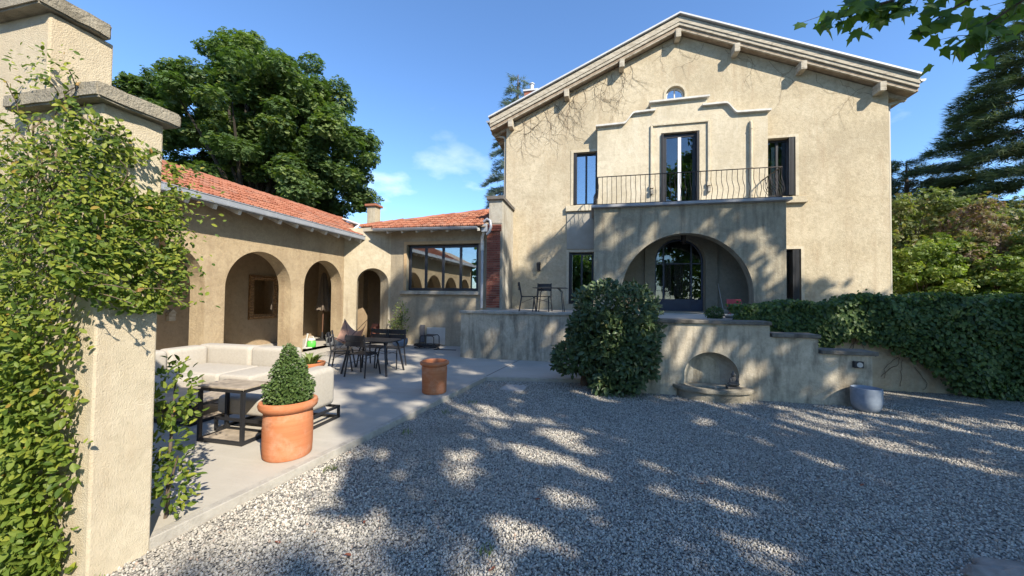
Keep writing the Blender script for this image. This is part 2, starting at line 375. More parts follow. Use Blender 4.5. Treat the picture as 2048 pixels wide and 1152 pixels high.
# ------------------------------------------------------------------ leaves
T_QUAD = (np.array([(0, 0, 0), (.5, .45, .06), (0, 1, 0), (-.5, .45, .06)], float), [(0, 1, 2), (0, 2, 3)])
T_LEAF = (np.array([(0, 0, 0), (.2, .22, .05), (.26, .5, .06), (.16, .8, .02), (0, 1.0, -.08), (-.16, .8, .02), (-.26, .5, .06), (-.2, .22, .05), (0, .5, -.02)], float),
          [(0, 1, 8), (1, 2, 8), (2, 3, 8), (3, 4, 8), (4, 5, 8), (5, 6, 8), (6, 7, 8), (7, 0, 8)])
_pl = [(0, 0), (.22, .06), (.5, .0), (.44, .2), (.62, .46), (.36, .5), (.28, .62), (.16, .78), (0, 1.05), (-.16, .78), (-.28, .62), (-.36, .5), (-.62, .46), (-.44, .2), (-.5, .0), (-.22, .06)]
T_PLANE = (np.array([(a, b, -.12*abs(a)) for a, b in _pl]+[(0, .38, .03)], float), [(i, (i+1) % 16, 16) for i in range(16)])
T_TUFT = (np.array([(-.035, 0, 0), (.035, 0, 0), (.0, 1, -.1), (-.035, .1, 0), (.03, .05, .03), (.42, .75, -.02), (.035, .1, 0), (-.03, .05, .03), (-.42, .75, -.02), (-.03, .0, 0), (.03, .1, .0), (.05, .7, .4)], float),
          [(0, 1, 2), (3, 4, 5), (6, 7, 8), (9, 10, 11)])
T_SPRIG = (np.array([(0, 0, 0), (.22, .3, .05), (0, .55, 0), (-.22, .3, .05), (.1, .4, .05), (.5, .55, .0), (.45, .85, .05), (-.1, .4, .05), (-.5, .55, .0), (-.45, .85, .05), (0, 1.05, .02)], float),
           [(0, 1, 2), (0, 2, 3), (4, 5, 6), (7, 9, 8), (2, 6, 10), (2, 10, 9)])
def frames(D, Nn):
    Y = D/np.maximum(np.linalg.norm(D, axis=1, keepdims=True), 1e-9)
    X = np.cross(Y, Nn); X /= np.maximum(np.linalg.norm(X, axis=1, keepdims=True), 1e-9); Z = np.cross(X, Y); return X, Y, Z
def scatter(name, T, P, D, Nn, S, mat, parent, kind='stuff', tint=None, fw=1.0):
    tv, tf = T; X, Y, Z = frames(D, Nn); S = np.asarray(S)[:, None, None]
    V = P[:, None, :]+S*(tv[None, :, 0:1]*X[:, None, :]*fw+tv[None, :, 1:2]*Y[:, None, :]+tv[None, :, 2:3]*Z[:, None, :])
    n, k = len(P), len(tv); off = np.zeros(3)
    o_ = parent
    while o_ is not None: off += np.array(o_.location); o_ = o_.parent
    V = (V.reshape(-1, 3)-off).astype(np.float32)
    F = np.array(tf); m = F.shape[1]
    I = (F[None]+(np.arange(n)*k)[:, None, None]).reshape(-1).astype(np.int32); nf = n*len(tf)
    me = bpy.data.meshes.new(name); me.vertices.add(n*k); me.vertices.foreach_set('co', V.ravel())
    me.loops.add(nf*m); me.loops.foreach_set('vertex_index', I); me.polygons.add(nf)
    me.polygons.foreach_set('loop_start', np.arange(0, nf*m, m, dtype=np.int32)); me.polygons.foreach_set('loop_total', np.full(nf, m, np.int32))
    if tint is None: tint = rng.random(n)
    a = me.attributes.new('tint', 'FLOAT', 'FACE'); a.data.foreach_set('value', np.repeat(tint, len(tf)).astype(np.float32))
    me.materials.append(mat); me.update(); me.validate()
    o = bpy.data.objects.new(name, me); COL.objects.link(o)
    if parent is not None: o.parent = parent
    if kind: o['kind'] = kind
    return o
def single_leaves(T, P, D, Nn, S, mat, parent, name='leaf'):
    tv, tf = T; me = bpy.data.meshes.new(name); me.from_pydata([tuple(a) for a in tv], [], tf); me.materials.append(mat)
    X, Y, Z = frames(D, Nn); off = np.array(parent.location)
    for i in range(len(P)):
        s = S[i]; p = P[i]-off
        inst(name, me, parent, Matrix(((X[i, 0]*s, Y[i, 0]*s, Z[i, 0]*s, p[0]), (X[i, 1]*s, Y[i, 1]*s, Z[i, 1]*s, p[1]), (X[i, 2]*s, Y[i, 2]*s, Z[i, 2]*s, p[2]), (0, 0, 0, 1))))
def unit(n): a = rng.normal(size=(n, 3)); return a/np.linalg.norm(a, axis=1, keepdims=True)
def clump_leaves(C, Rd, per, flat=.75, shell=.55):
    """leaf positions and outward directions in clumps at C (k,3) with radius Rd (k,)"""
    k = len(C); idx = np.repeat(np.arange(k), per); u = unit(len(idx)); rr = Rd[idx]*(shell+(1-shell)*rng.random(len(idx)))
    P = C[idx]+u*rr[:, None]*np.array([1, 1, flat]); return P, u, idx
CAMP = np.array([0, 0, 1.8])
def nearest(P, n, S=None, front=None):
    d = np.linalg.norm(P-CAMP, axis=1)
    return np.argsort(d)[:n]

# ================================================================== SETTING
X, Y, Z = Vector((1, 0, 0)), Vector((0, 1, 0)), Vector((0, 0, 1))
b = MB(); b.add([(-300, -300, -.03), (300, -300, -.03), (300, 300, -.03), (-300, 300, -.03)], [(0, 1, 2, 3)])
M_lawn = plain('lawn_soil', (.06, .08, .03), .95, (.09, .085, .04), 1.2)
tag(b.build('ground', M_lawn), kind='structure')
b = MB(); b.add([(-14, -14, 0), (16, -14, 0), (16, 9.0, 0), (-14, 9.0, 0)], [(0, 1, 2, 3)])
tag(b.build('gravel_ground', gravelmat(True)), kind='structure')
M_soilj = plain('joint_filler', (.12, .11, .10), .95)
# terrace slab: kerb line runs from the gate pier to the corner and along to the bush
KA, KB, KC = (-3.03, 1.90), (-2.23, 7.53), (1.5, 8.17)
b = MB()
poly = [(-13, 1.9), KA, KB, KC, (1.5, 13.2), (-13, 13.2)]
b.panel(poly, [], (0, 0, .08), X, Y, Z, .3)
tag(b.build('terrace', M_terrace, bevel=.006), kind='structure')
def kerb(name, p, q, w=.085):
    p, q = Vector((*p, 0)), Vector((*q, 0)); d = (q-p).normalized(); nrm = Vector((d.y, -d.x, 0)); m = MB()
    m.bar(p+nrm*(-w/2+.012)+Z*.01, q+nrm*(-w/2+.012)+Z*.01, w, .15); return tag(m.build(name, M_kerb, bevel=.006), kind='structure')
M_kerb = stucco('kerb_concrete', (.43, .40, .345), (.36, .33, .285), fine=150, bstr=.4, blotch=3)
m_ = MB(); m_.bar((-2.25, 7.53, .0805), (-1.96, 9.74, .0805), .012, .008); tag(m_.build('pavement_joint', M_soilj), kind='structure')
kerb('kerb', KA, (KB[0]-.012, KB[1]-.09)); kerb('kerb', (KB[0]-.02, KB[1]-.003), KC)
# loose gravel stones near the camera
def pebbles():
    n = 330000
    r = np.sqrt(rng.random(n)*(9.3**2-1.3**2)+1.3**2); keep = rng.random(n) < np.clip(3.4/r, .0, 1)**1.15; r = r[keep]
    th = rng.uniform(R(-64), R(70), len(r)); x = np.sin(th)*r*1.0; y = np.cos(th)*r
    tk = KA[0]+(y-KA[1])*(KB[0]-KA[0])/(KB[1]-KA[1])
    ok = (x > tk+.03) & ((y < 7.5+(x-KB[0])*.17) | (x > 1.5)) & (y > .9) & ~((y > 7.3) & (x > 1) & (x < 4.65))
    x, y = x[ok], y[ok]; n = len(x)
    me = bpy.data.meshes.new('gravel'); me.vertices.add(n)
    me.vertices.foreach_set('co', np.stack([x, y, rng.uniform(.0, .011, n)], 1).astype(np.float32).ravel())
    o = bpy.data.objects.new('gravel', me); COL.objects.link(o); tag(o, kind='stuff')
    g = bpy.data.node_groups.new('gravel_scatter', 'GeometryNodeTree')
    g.interface.new_socket('Geometry', in_out='INPUT', socket_type='NodeSocketGeometry'); g.interface.new_socket('Geometry', in_out='OUTPUT', socket_type='NodeSocketGeometry')
    gi = g.nodes.new('NodeGroupInput'); go = g.nodes.new('NodeGroupOutput')
    ic = g.nodes.new('GeometryNodeMeshIcoSphere'); ic.inputs['Radius'].default_value = 1; ic.inputs['Subdivisions'].default_value = 1
    nzp = g.nodes.new('GeometryNodeSetPosition'); 
    sm = g.nodes.new('GeometryNodeSetMaterial'); sm.inputs['Material'].default_value = gravelmat(False)
    ip = g.nodes.new('GeometryNodeInstanceOnPoints')
    rv = g.nodes.new('FunctionNodeRandomValue'); rv.data_type = 'FLOAT_VECTOR'; rv.inputs[0].default_value = (0, 0, 0); rv.inputs[1].default_value = (6.28, 6.28, 6.28)
    rs = g.nodes.new('FunctionNodeRandomValue'); rs.data_type = 'FLOAT_VECTOR'; rs.inputs[0].default_value = (.0055, .005, .004); rs.inputs[1].default_value = (.0145, .012, .0095); rs.inputs['Seed'].default_value = 5
    L = g.links.new
    L(gi.outputs[0], ip.inputs['Points']); L(ic.outputs[0], sm.inputs[0]); L(sm.outputs[0], ip.inputs['Instance']); g.nodes.remove(nzp)
    L(rv.outputs[0], ip.inputs['Rotation']); L(rs.outputs[0], ip.inputs['Scale']); L(ip.outputs[0], go.inputs[0])
    md = o.modifiers.new('scatter', 'NODES'); md.node_group = g
pebbles()
b = MB(); b.add([(-1.76, 6.86, .02), (-1.30, 6.80, .02), (-1.27, 7.26, .02), (-1.72, 7.30, .02)]+[(-1.76, 6.86, -.03), (-1.30, 6.80, -.03), (-1.27, 7.26, -.03), (-1.72, 7.30, -.03)], [(0, 1, 2, 3), (4, 5, 1, 0), (5, 6, 2, 1), (6, 7, 3, 2), (7, 4, 0, 3)])
tag(b.build('manhole_cover', M_concrete, bevel=.006), 'square pale concrete slab lying flat in the gravel by the terrace corner', 'slab')

# ================================================================== HOUSE
YF = 13.4; HX0, HX1, HCX = -3.27, 8.80, 2.76
RS = .437                       # roof slope
ZA = 10.86                      # wall apex
def zr(x): return ZA-RS*abs(x-HCX)
house = thing('house', 'two storey beige stucco villa with a shallow gable roof and arched porch', 'house', (HCX, YF, 0))
wins = {'ul': (-.75, .16, 5.12, 7.03), 'ur': (5.38, 6.29, 5.12, 7.03), 'll': (-.89, .02, 1.55, 3.41), 'lr': (5.52, 6.43, 1.55, 3.41)}
door = (2.03, 3.62, 1.36, 3.83); fdoor = (2.19, 3.39, 4.74, 7.38)
OC = (2.69, 8.80, .30)
oc_out = [(OC[0]-OC[2], 8.45), (OC[0]+OC[2], 8.45)]+arc(OC[0], OC[1], OC[2], 0, 180, 16)
holes = [rect(*wins[k]) for k in wins]+[archhole(*door, n=20), rect(*fdoor), oc_out]
b = MB(); outer = [(HX0, 0), (HX1, 0), (HX1, zr(HX1)), (HCX, ZA), (HX0, zr(HX0))]
b.panel(outer, holes, (0, YF, 0), X, Z, -Y, .30)
b.build('front_wall', M_house, house)
b = MB()
b.box(HX0, HX0+.3, YF+.3, 26, 0, zr(HX0)); b.box(HX1-.3, HX1, YF+.3, 26, 0, zr(HX1)); b.box(HX0, HX1, 26, 26.3, 0, zr(HX0))
b.build('side_wall', M_house, house)
b = MB(); b.box(HX0+.3, HX1-.3, YF+.3, 26, 4.3, 4.5); b.box(HX0+.3, HX1-.3, YF+.3, 26, 1.2, 1.33); b.box(HX0+.3, HX1-.3, YF+4, YF+4.1, 1.33, 7.9); b.box(HX0+.3, HX1-.3, YF+.3, 26, 7.75, 7.85)
b.build('interior', M_room, house)
# thin flat panel in a greyer tone under the left upper window
b = MB(); b.box(-.97, -.02, YF-.035, YF-.001, 3.52, 4.86); b.build('spandrel_panel', plain('grey_panel', (.36, .335, .285), .9, (.31, .285, .235), 3, .4, 80), house)
# roof
def roofband(m, y0, y1, t0, t1, over, dz=0, x_over=None):
    xs = [HX0-over, HCX, HX1+over]
    top = [zr(x)+t1+dz for x in xs]; bot = [zr(x)+t0+dz for x in xs]
    for i in (0, 1):
        a, c = i, i+1
        m.add([(xs[a], y0, bot[a]), (xs[c], y0, bot[c]), (xs[c], y0, top[c]), (xs[a], y0, top[a]), (xs[a], y1, bot[a]), (xs[c], y1, bot[c]), (xs[c], y1, top[c]), (xs[a], y1, top[a])],
              [(0, 1, 2, 3), (5, 4, 7, 6), (3, 2, 6, 7), (4, 5, 1, 0)]+([(4, 0, 3, 7)] if i == 0 else [(1, 5, 6, 2)]))
    return m
YR = YF-.33
roof = roofband(MB(), YR+.05, 26.5, .03, .46, .56).build('roof', M_soffit, house)
roofband(MB(), YR-.02, YR+.05, .235, .42, .57).build('fascia_board', M_oldwood, roof, bevel=.006); roofband(MB(), YR+.005, YR+.05, .13, .235, .565).build('fascia_board', M_oldwood, roof, bevel=.006)
roofband(MB(), YR+.05, YR+.12, .0, .026, .50).build('barge_rail', M_oldwood, roof)
roofband(MB(), YR-.10, 26.5, .465, .52, .60).build('verge_trim', M_zincw, roof)
for px_, z_ in ((.9, 0), (-1.0, 0), (-3.05, 0), (2.72, 0), (4.5, 0), (6.38, 0), (8.45, 0)):
    m = MB(); zt = zr(px_)+.07; m.box(px_-.085, px_+.085, YR-.03, YF-.002, zt-.34, zt-.06); m.build('purlin_end', M_oldwood, roof, bevel=.012)
for sgn, xe in ((-1, HX0), (1, HX1)):
    for i in range(16):                                   # rafters under the side eaves
        y = YF+.12+i*.75; m = MB(); x1 = xe+sgn*.52; m.bar((xe, y, zr(xe)-.03), (x1, y, zr(x1)-.03), .09, .12); m.build('rafter', M_oldwood, roof)
    m = MB(); xg = xe+sgn*.63; zg = zr(xe+sgn*.56)+.36
    m.lathe([(.075, 0)], n=8)
    m = MB(); pr = [(math.cos(t), math.sin(t)) for t in np.linspace(math.pi, 2*math.pi, 9)]
    vs = [(xg+.075*a, YR-.03, zg+.075*c) for a, c in pr]+[(xg+.075*a, 26.4, zg+.075*c) for a, c in pr]
    m.add(vs, [(i, i+1, 10+i, 9+i) for i in range(8)], True); m.add(vs[:9], [tuple(range(9))]); m.build('gutter', M_zinc, roof)
    m = MB(); xs = xe+sgn*.06
    m.tube([(xg, YF+.3, zg-.05), (xg, YF+.3, zg-.22), (xg-sgn*.12, YF+.24, zg-.34), (xs+sgn*.05, YF+.14, zg-.46), (xs, YF+.1, zg-.6), (xs, YF+.1, 1.3)], .045, 10); m.build('downpipe', M_pipe, house)
m = MB(); m.box(-4.02+.3, -3.32+.3, 19.2, 19.9, 8.5, 12.82); cm = m.build('chimney', M_brick, roof)
m = MB(); m.box(-4.08+.3, -3.26+.3, 19.14, 19.96, 12.82, 12.90); m.tube([(-3.67+.3, 19.55, 12.9), (-3.67+.3, 19.55, 13.32)], .11, 12); m.tube([(-3.67+.3, 19.55, 13.36), (-3.67+.3, 19.55, 13.40)], .15, 12); m.build('flue', M_zincw, cm)

def casement(parent, x0, x1, z0, z1, y, n=2, fw=.055, mid=.07, mat=None, name='window', rail=None, midmat=None, gl=None):
    mat = mat or M_anthr; m = MB(); d = .06
    m.box(x0, x1, y, y+d, z0, z0+fw); m.box(x0, x1, y, y+d, z1-fw, z1); m.box(x0, x0+fw, y, y+d, z0+fw, z1-fw); m.box(x1-fw, x1, y, y+d, z0+fw, z1-fw)
    mids = [x0+(x1-x0)*i/n for i in range(1, n)]
    if not midmat:
        for x in mids: m.box(x-mid/2, x+mid/2, y-.012, y+d, z0+fw, z1-fw)
    w = m.build(name, mat, parent, bevel=.004)
    if midmat:
        for x in mids: q = MB(); q.box(x-mid/2, x+mid/2, y-.012, y+d, z0+fw, z1-fw); q.build('meeting_stile', midmat, w)
    ed = [x0+fw]+sum([[x-mid/2, x+mid/2] for x in mids], [])+[x1-fw]
    for i in range(0, len(ed), 2):
        q = MB(); q.box(ed[i], ed[i+1], y+.02, y+.034, z0+fw, z1-fw); q.build('pane', gl or M_glass, w)
    return w
def shutter(parent, x, y0, w, z0, z1, n=3):
    for i in range(n):
        q = MB(); xx = x+i*.038; q.box(xx, xx+.03, y0, y0+w, z0, z1); q.build('shutter_leaf', M_dark, parent, bevel=.003)
for k in ('ul', 'ur', 'll', 'lr'):
    x0, x1, z0, z1 = wins[k]; up = k[0] == 'u'
    w = casement(house, x0+.05, x1-.05, z0+.02, z1-.03, YF+.16, 2, gl=M_glass if k[1] == 'l' else M_glassl)
    if k == 'ul': shutter(w, x0+.012, YF-.03, .20, z0+.02, z1-.04, 3); shutter(w, x1-.13, YF-.03, .2, z0+.02, z1-.04, 3)
    elif k == 'ur':
        shutter(w, x1-.20, YF-.06, .23, z0+.02, z1-.03, 4)
        q = MB(); q.box(x0+.34, x0+.44, YF+.26, YF+.28, z0+.1, z1-.2); q.build('curtain', M_curtain, w)
    elif k == 'lr': shutter(w, x1-.25, YF-.05, .22, z0, z1-.03, 5)
    else: shutter(w, x0+.01, YF-.02, .2, z0, z1-.04, 3)
    if up:
        q = MB(); q.box(x0-.26 if k == 'ul' else x0, x1 if k == 'ul' else x1+.30, YF-.12, YF-.0015, 4.88, 5.08); q.build('window_sill', M_bay if k == 'ul' else M_house, house, bevel=.012)
    q = MB()
    for (a, c, e, g) in ((x0-.09, x0, z0, z1+.09), (x1, x1+.09, z0, z1+.09), (x0, x1, z1, z1+.09)): q.box(a, c, YF-.018, YF-.001, e, g)
    q.build('window_surround', M_bay, house)
# oculus
m = MB(); m.panel([(OC[0]-.38, 8.45), (OC[0]+.38, 8.45)]+arc(OC[0], OC[1], .38, 0, 180, 16), [oc_out], (0, YF-.02, 0), X, Z, -Y, .0185)
m.build('oculus_surround', M_bay, house)
m = MB(); rin = [(OC[0]-.24, 8.5), (OC[0]+.24, 8.5)]+arc(OC[0], OC[1], .24, 0, 180, 16)
m.panel([(OC[0]-.29, 8.46), (OC[0]+.29, 8.46)]+arc(OC[0], OC[1], .29, 0, 180, 16), [rin], (0, YF+.12, 0), X, Z, -Y, .04); m.box(OC[0]-.02, OC[0]+.02, YF+.125, YF+.155, 8.5, 9.04)
w = m.build('oculus_window', M_white, house); m = MB(); m.panel(rin, [], (0, YF+.14, 0), X, Z, -Y, .01); m.build('pane', M_glass, w)
# bay with stepped coping
YB_ = YF-.27; BX0, BX1 = .09, 5.40
def ogee(xa, za, xb, zb, n=8):
    pts = []
    for i in range(n+1):
        t = i/n; s = t*t*(3-2*t); pts.append((xa+(xb-xa)*t, za+(zb-za)*(s if xb > xa else s)))
    return pts
prof = [(BX0, 7.76), (.98, 7.78)]+ogee(.98, 7.78, 1.33, 8.12)[1:]+[(1.86, 8.14), (1.86, 8.42)]
prof += [(3.62, 8.44), (3.62, 8.16)]+[(4.16, 8.16)]+ogee(4.16, 8.16, 4.51, 7.82)[1:]+[(BX1, 7.80)]
bo = [(BX0, 4.70), (BX1, 4.70)]+prof[::-1]
m = MB(); m.panel(bo, [rect(*fdoor)], (0, YB_, 0), X, Z, -Y, .27-.002); bay = m.build('bay', M_bay, house)
def coping(segs, name):
    for pts in segs:
        m = MB(); t = .058
        up = [(p[0], p[1]+t) for p in pts]; m.panel(pts+up[::-1], [], (0, YB_-.11, 0), X, Z, -Y, .42); m.build(name, M_white, bay, bevel=.008)
coping([[(BX0-.06, 7.76), (.98, 7.78)]+ogee(.98, 7.78, 1.33, 8.12)[1:]+[(2.0, 8.14)], [(1.80, 8.42), (3.68, 8.44)], [(3.46, 8.16), (4.16, 8.16)]+ogee(4.16, 8.16, 4.51, 7.82)[1:]+[(BX1+.07, 7.80)]], 'coping')
m = MB()
for pts in ([(1.885, 5.62), (1.885, 7.665), (3.665, 7.665), (3.665, 5.62)],):
    for p, q in zip(pts, pts[1:]): m.bar((p[0], YB_-.025, p[1]), (q[0], YB_-.025, q[1]), .075, .055, up=(0, 1, 0))
    m.box(1.82, 1.95, YB_-.09, YB_-.001, 5.5, 5.62); m.box(3.60, 3.73, YB_-.09, YB_-.001, 5.5, 5.62)
m.build('door_surround', M_bay, bay, bevel=.01)
for xx in (1.885, 3.665):
    m = MB(); m.box(xx-.045, xx+.045, YB_-.11, YB_-.004, 5.30, 5.46); m.build('small_wall_light', M_oldwood, bay, bevel=.01)
m = MB(); m.tube([(4.9, YB_-.01, 7.52), (4.9, YB_-.05, 7.46), (4.9, YB_-.06, 7.3), (4.9, YB_-.06, 4.75)], .045, 10)
for z in (7.25, 6.0, 5.1): m.tube([(4.9, YB_-.06, z), (4.9, YB_-.06, z+.03)], .056, 10)
m.build('vent_pipe', M_bay, bay)
fd = casement(house, fdoor[0]+.09, fdoor[1]-.09, fdoor[2], fdoor[3]-.05, YB_+.10, 2, fw=.10, mid=.10, mat=M_dark, name='balcony_door', midmat=M_curtain, gl=M_glassl)
shutter(fd, fdoor[0]+.005, YB_-.05, .16, 4.74, 7.33, 2); shutter(fd, fdoor[1]-.09, YB_-.05, .16, 4.74, 7.33, 2)
# porch
YP_ = 11.9; PX0, PX1 = -.01, 5.35
m = MB(); m.panel(rect(PX0, PX1, .2, 4.60), [[(.84, 1.36), (4.52, 1.36)]+arc(2.68, 1.92, 1.84, 0, 180, 36)], (0, YP_, 0), X, Z, -Y, .38)
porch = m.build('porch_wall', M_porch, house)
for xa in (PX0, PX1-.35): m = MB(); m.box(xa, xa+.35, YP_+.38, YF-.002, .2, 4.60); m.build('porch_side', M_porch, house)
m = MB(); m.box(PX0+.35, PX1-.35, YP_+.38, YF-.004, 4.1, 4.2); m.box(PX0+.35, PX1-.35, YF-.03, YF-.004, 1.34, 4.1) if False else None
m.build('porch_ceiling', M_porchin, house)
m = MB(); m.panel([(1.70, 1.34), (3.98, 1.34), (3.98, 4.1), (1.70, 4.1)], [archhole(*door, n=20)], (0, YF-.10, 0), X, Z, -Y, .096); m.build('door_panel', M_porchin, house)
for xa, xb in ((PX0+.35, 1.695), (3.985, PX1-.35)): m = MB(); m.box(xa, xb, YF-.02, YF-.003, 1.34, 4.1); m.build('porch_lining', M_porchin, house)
m = MB(); m.box(PX0-.09, PX1+.11, YP_-.13, YF-.003, 4.615, 4.70); m.box(PX0-.04, PX1+.06, YP_-.07, YF-.005, 4.601, 4.6149); m.build('balcony_slab', M_slab, house, bevel=.012)
# balcony railing: bellied bars
rail = MB(); YRl = YP_-.02; zt = 5.60; x0r, x1r = .10, 5.24
rail.bar((x0r, YRl, zt), (x1r, YRl, zt), .035, .02); rail.bar((x0r, YRl, zt), (x0r, YB_, zt), .035, .02); rail.bar((x1r, YRl, zt), (x1r, YB_, zt), .035, .02)
rail.bar((x0r, YRl, 4.735), (x1r, YRl, 4.735), .03, .012); rail.bar((x0r, YRl, 4.735), (x0r, YB_, 4.735), .03, .012); rail.bar((x1r, YRl, 4.735), (x1r, YB_, 4.735), .03, .012)
railing = rail.build('balcony_railing', M_iron, house)
def belly(t): return .13*math.exp(-((t-.30)/.20)**2)-.03*math.exp(-((t-.68)/.15)**2)
bm_ = MB(); bm_.tube([(0, -belly(t), 4.735+(zt-4.735)*t) for t in np.linspace(0, 1, 12)], .0085, 5); me_bar = bm_.mesh('bar'); me_bar.materials.append(M_iron)
ro = Vector(house.location)
for i in range(37): inst('bar', me_bar, railing, Matrix.Translation(Vector((x0r+(x1r-x0r)*i/36, YRl, 0))-ro))
for xx, a in ((x0r, -90), (x1r, 90)):
    for i in range(1, 10): inst('bar', me_bar, railing, Matrix.Translation(Vector((xx, YRl+(YB_-YRl)*i/10, 0))-ro) @ Matrix.Rotation(R(a), 4, 'Z'))
# entrance door: glazed arch with iron fretwork
yd = YF+.16; dx0, dx1 = door[0]+.02, door[1]-.02; dr = (dx1-dx0)/2; dsz = door[3]-.02-dr; dcx = (dx0+dx1)/2
m = MB(); outl = [(dx0, 1.36), (dx1, 1.36)]+arc(dcx, dsz, dr, 0, 180, 24)
inl = [(dx0+.05, 1.74), (dx1-.05, 1.74)]+arc(dcx, dsz, dr-.05, 0, 180, 24)
m.panel(outl, [inl], (0, yd, 0), X, Z, -Y, .06)
for xx in (dx0+.30, dx0+1.19): m.box(xx-.025, xx+.025, yd-.01, yd+.05, 1.37, dsz+.62)
for z in (2.98, 1.74): m.box(dx0+.02, dx1-.02, yd-.006, yd+.05, z-.02, z+.02)
edoor = m.build('entrance_door', M_blue, house)
m = MB(); m.panel(inl, [], (0, yd+.03, 0), X, Z, -Y, .008); m.build('pane', M_glassdoor, edoor)
def fret(m, x, z, s, y):
    for p, q in (((0, 0), (1, 0)), ((1, 0), (1, 1)), ((1, 1), (0, 1)), ((0, 1), (0, .28)), ((0, .28), (.7, .28)), ((.7, .28), (.7, .72)), ((.7, .72), (.3, .72)), ((.3, .72), (.3, .5))):
        m.bar((x+p[0]*s, y, z+p[1]*s), (x+q[0]*s, y, z+q[1]*s), .012, .012, up=(0, 1, 0))
m = MB()
for i in range(6): fret(m, dx0+.36, 1.86+i*.19, .145, yd+.012); fret(m, dx0+.70, 1.86+i*.19, .145, yd+.012)
for xx in (.34, .53, .67, .87, .92, 1.0, 1.08, 1.14): m.bar((dx0+xx, yd+.012, 1.78), (dx0+xx, yd+.012, 2.95), .012, .012)
for z in (2.05, 2.32): 
    for p, q in (((.04, z), (.22, z)), ((.22, z), (.22, z+.18)), ((.22, z+.18), (.04, z+.18)), ((.04, z+.18), (.04, z))): m.bar((dx0+p[0]+.02, yd+.012, p[1]), (dx0+q[0]+.02, yd+.012, q[1]), .012, .012, up=(0, 1, 0))
m.build('iron_fretwork', M_iron, edoor)
m = MB(); m.tube([(dx0+.40+.085*math.cos(t), yd-.05, 2.12+.11*math.sin(t)) for t in np.linspace(0, 2*math.pi, 18)], .010, 6, cap=False); m.bar((dx0+.32, yd-.05, 2.12), (dx0+.32, yd, 2.12), .03, .03); m.build('door_handle', M_iron, edoor)
b = MB(); b.tube([(2.75, YF-.95, 4.1), (2.75, YF-.95, 3.88)], .006, 6); b.lathe([(.02, .25), (.11, .18), (.11, .15), (.085, .15), (.065, -.10), (.08, -.12), (.02, -.16)], (2.75, YF-.95, 3.65), 6, smooth=False)
tag(b.build('porch_lantern', M_iron), 'dark iron lantern hanging under the porch arch before the glazed door', 'lantern')
t = thing('wall_lamp', 'small dark wall lantern on the facade left of the lower window', 'lamp', (-1.98, YF, 2.7))
b = MB(); b.box(-2.04, -1.92, YF-.03, YF-.001, 2.74, 3.06); b.bar((-1.98, YF-.03, 3.02), (-1.98, YF-.12, 3.02), .03, .03); b.lathe([(.02, .30), (.085, .26), (.085, .245), (.07, .245), (.05, .03), (.06, .01), (.01, 0)], (-1.98, YF-.13, 2.74), 6, smooth=False); b.build('lantern_body', M_dark, t)
# dry creeper stems left on the gable
def creeper(name, label, starts, mat, seed, n, seglen, step, spread, grav, r0=.009, group=None, clip=None):
    r0 *= .62
    rr = random.Random(seed); m = MB(); st = []
    for (x, z, a) in starts: st.append((x, z, a, r0, n))
    while st:
        x, z, a, r, k = st.pop(); pts = [(x, YF-.008, z)]
        for i in range(k):
            a += rr.gauss(0, spread)+grav*math.sin(-math.pi/2-a)*.25
            x += math.cos(a)*step; z += math.sin(a)*step
            if clip and not clip(x, z): break
            pts.append((x, YF-.006-rr.random()*.012, z))
            if rr.random() < seglen and r > .003 and k > 4: st.append((x, z, a+rr.choice((-1, 1))*rr.uniform(.4, .9), r*.62, int(k*.6)))
        if len(pts) > 2: m.tube(pts, [r*(1-.7*i/len(pts)) for i in range(len(pts))], 4, cap=False)
    return tag(m.build(name, mat), label, 'creeper')
inwall = lambda x, z: HX0+.05 < x < HX1-.05 and z < zr(x)-.02 and not (BX0-.1 < x < BX1+.1 and z < 8.5 and z < 7.8) 
sl_ = [(x, zr(x)-.06-rnd.random()*.1, -math.pi/2+rnd.uniform(-.7, .7)) for x in np.linspace(-3.1, 1.2, 22)]
creeper('dry_creeper', 'bare brown creeper stems clinging under the left slope of the gable', sl_, M_twig, 3, 15, .26, .085, .32, .5, clip=inwall)
creeper('dry_creeper', 'sparse bare creeper stems spreading below the ridge and right slope of the gable', [(x, zr(x)-.05, -math.pi/2+rnd.uniform(-.9, .9)) for x in np.linspace(1.6, 8.2, 11)], M_twig, 5, 12, .22, .095, .38, .3, r0=.007, clip=inwall)

# ================================================================== ARCADE
XA = -8.4; AT = .42
arcade = thing('arcade', 'beige stucco loggia of round arches under a red tiled roof', 'arcade', (XA, 8, 0))
def ar(y0, y1, top): return [(y0, .08), (y1, .08)]+arc((y0+y1)/2, top-(y1-y0)/2, (y1-y0)/2, 0, 180, 28)
spans = [(-.25, 1.67, 2.88), (2.15, 4.07, 2.88), (4.54, 6.46, 2.88), (6.91, 8.83, 2.88), (9.30, 10.99, 2.87)]
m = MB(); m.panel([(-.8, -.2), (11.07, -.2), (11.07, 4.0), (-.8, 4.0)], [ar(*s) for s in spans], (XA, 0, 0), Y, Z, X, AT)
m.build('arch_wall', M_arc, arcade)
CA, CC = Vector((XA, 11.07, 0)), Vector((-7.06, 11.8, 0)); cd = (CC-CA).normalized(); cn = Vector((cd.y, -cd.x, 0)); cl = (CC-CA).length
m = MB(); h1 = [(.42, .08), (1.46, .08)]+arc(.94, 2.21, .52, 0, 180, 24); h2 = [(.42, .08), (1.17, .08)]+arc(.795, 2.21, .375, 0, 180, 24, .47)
m.panel([(0.0, -.2), (cl, -.2), (cl, 4.10), (0, 4.10)], [h1], CA, cd, Z, cn, .40, inner=[h2]); m.build('corner_arch_wall', M_corner, arcade)
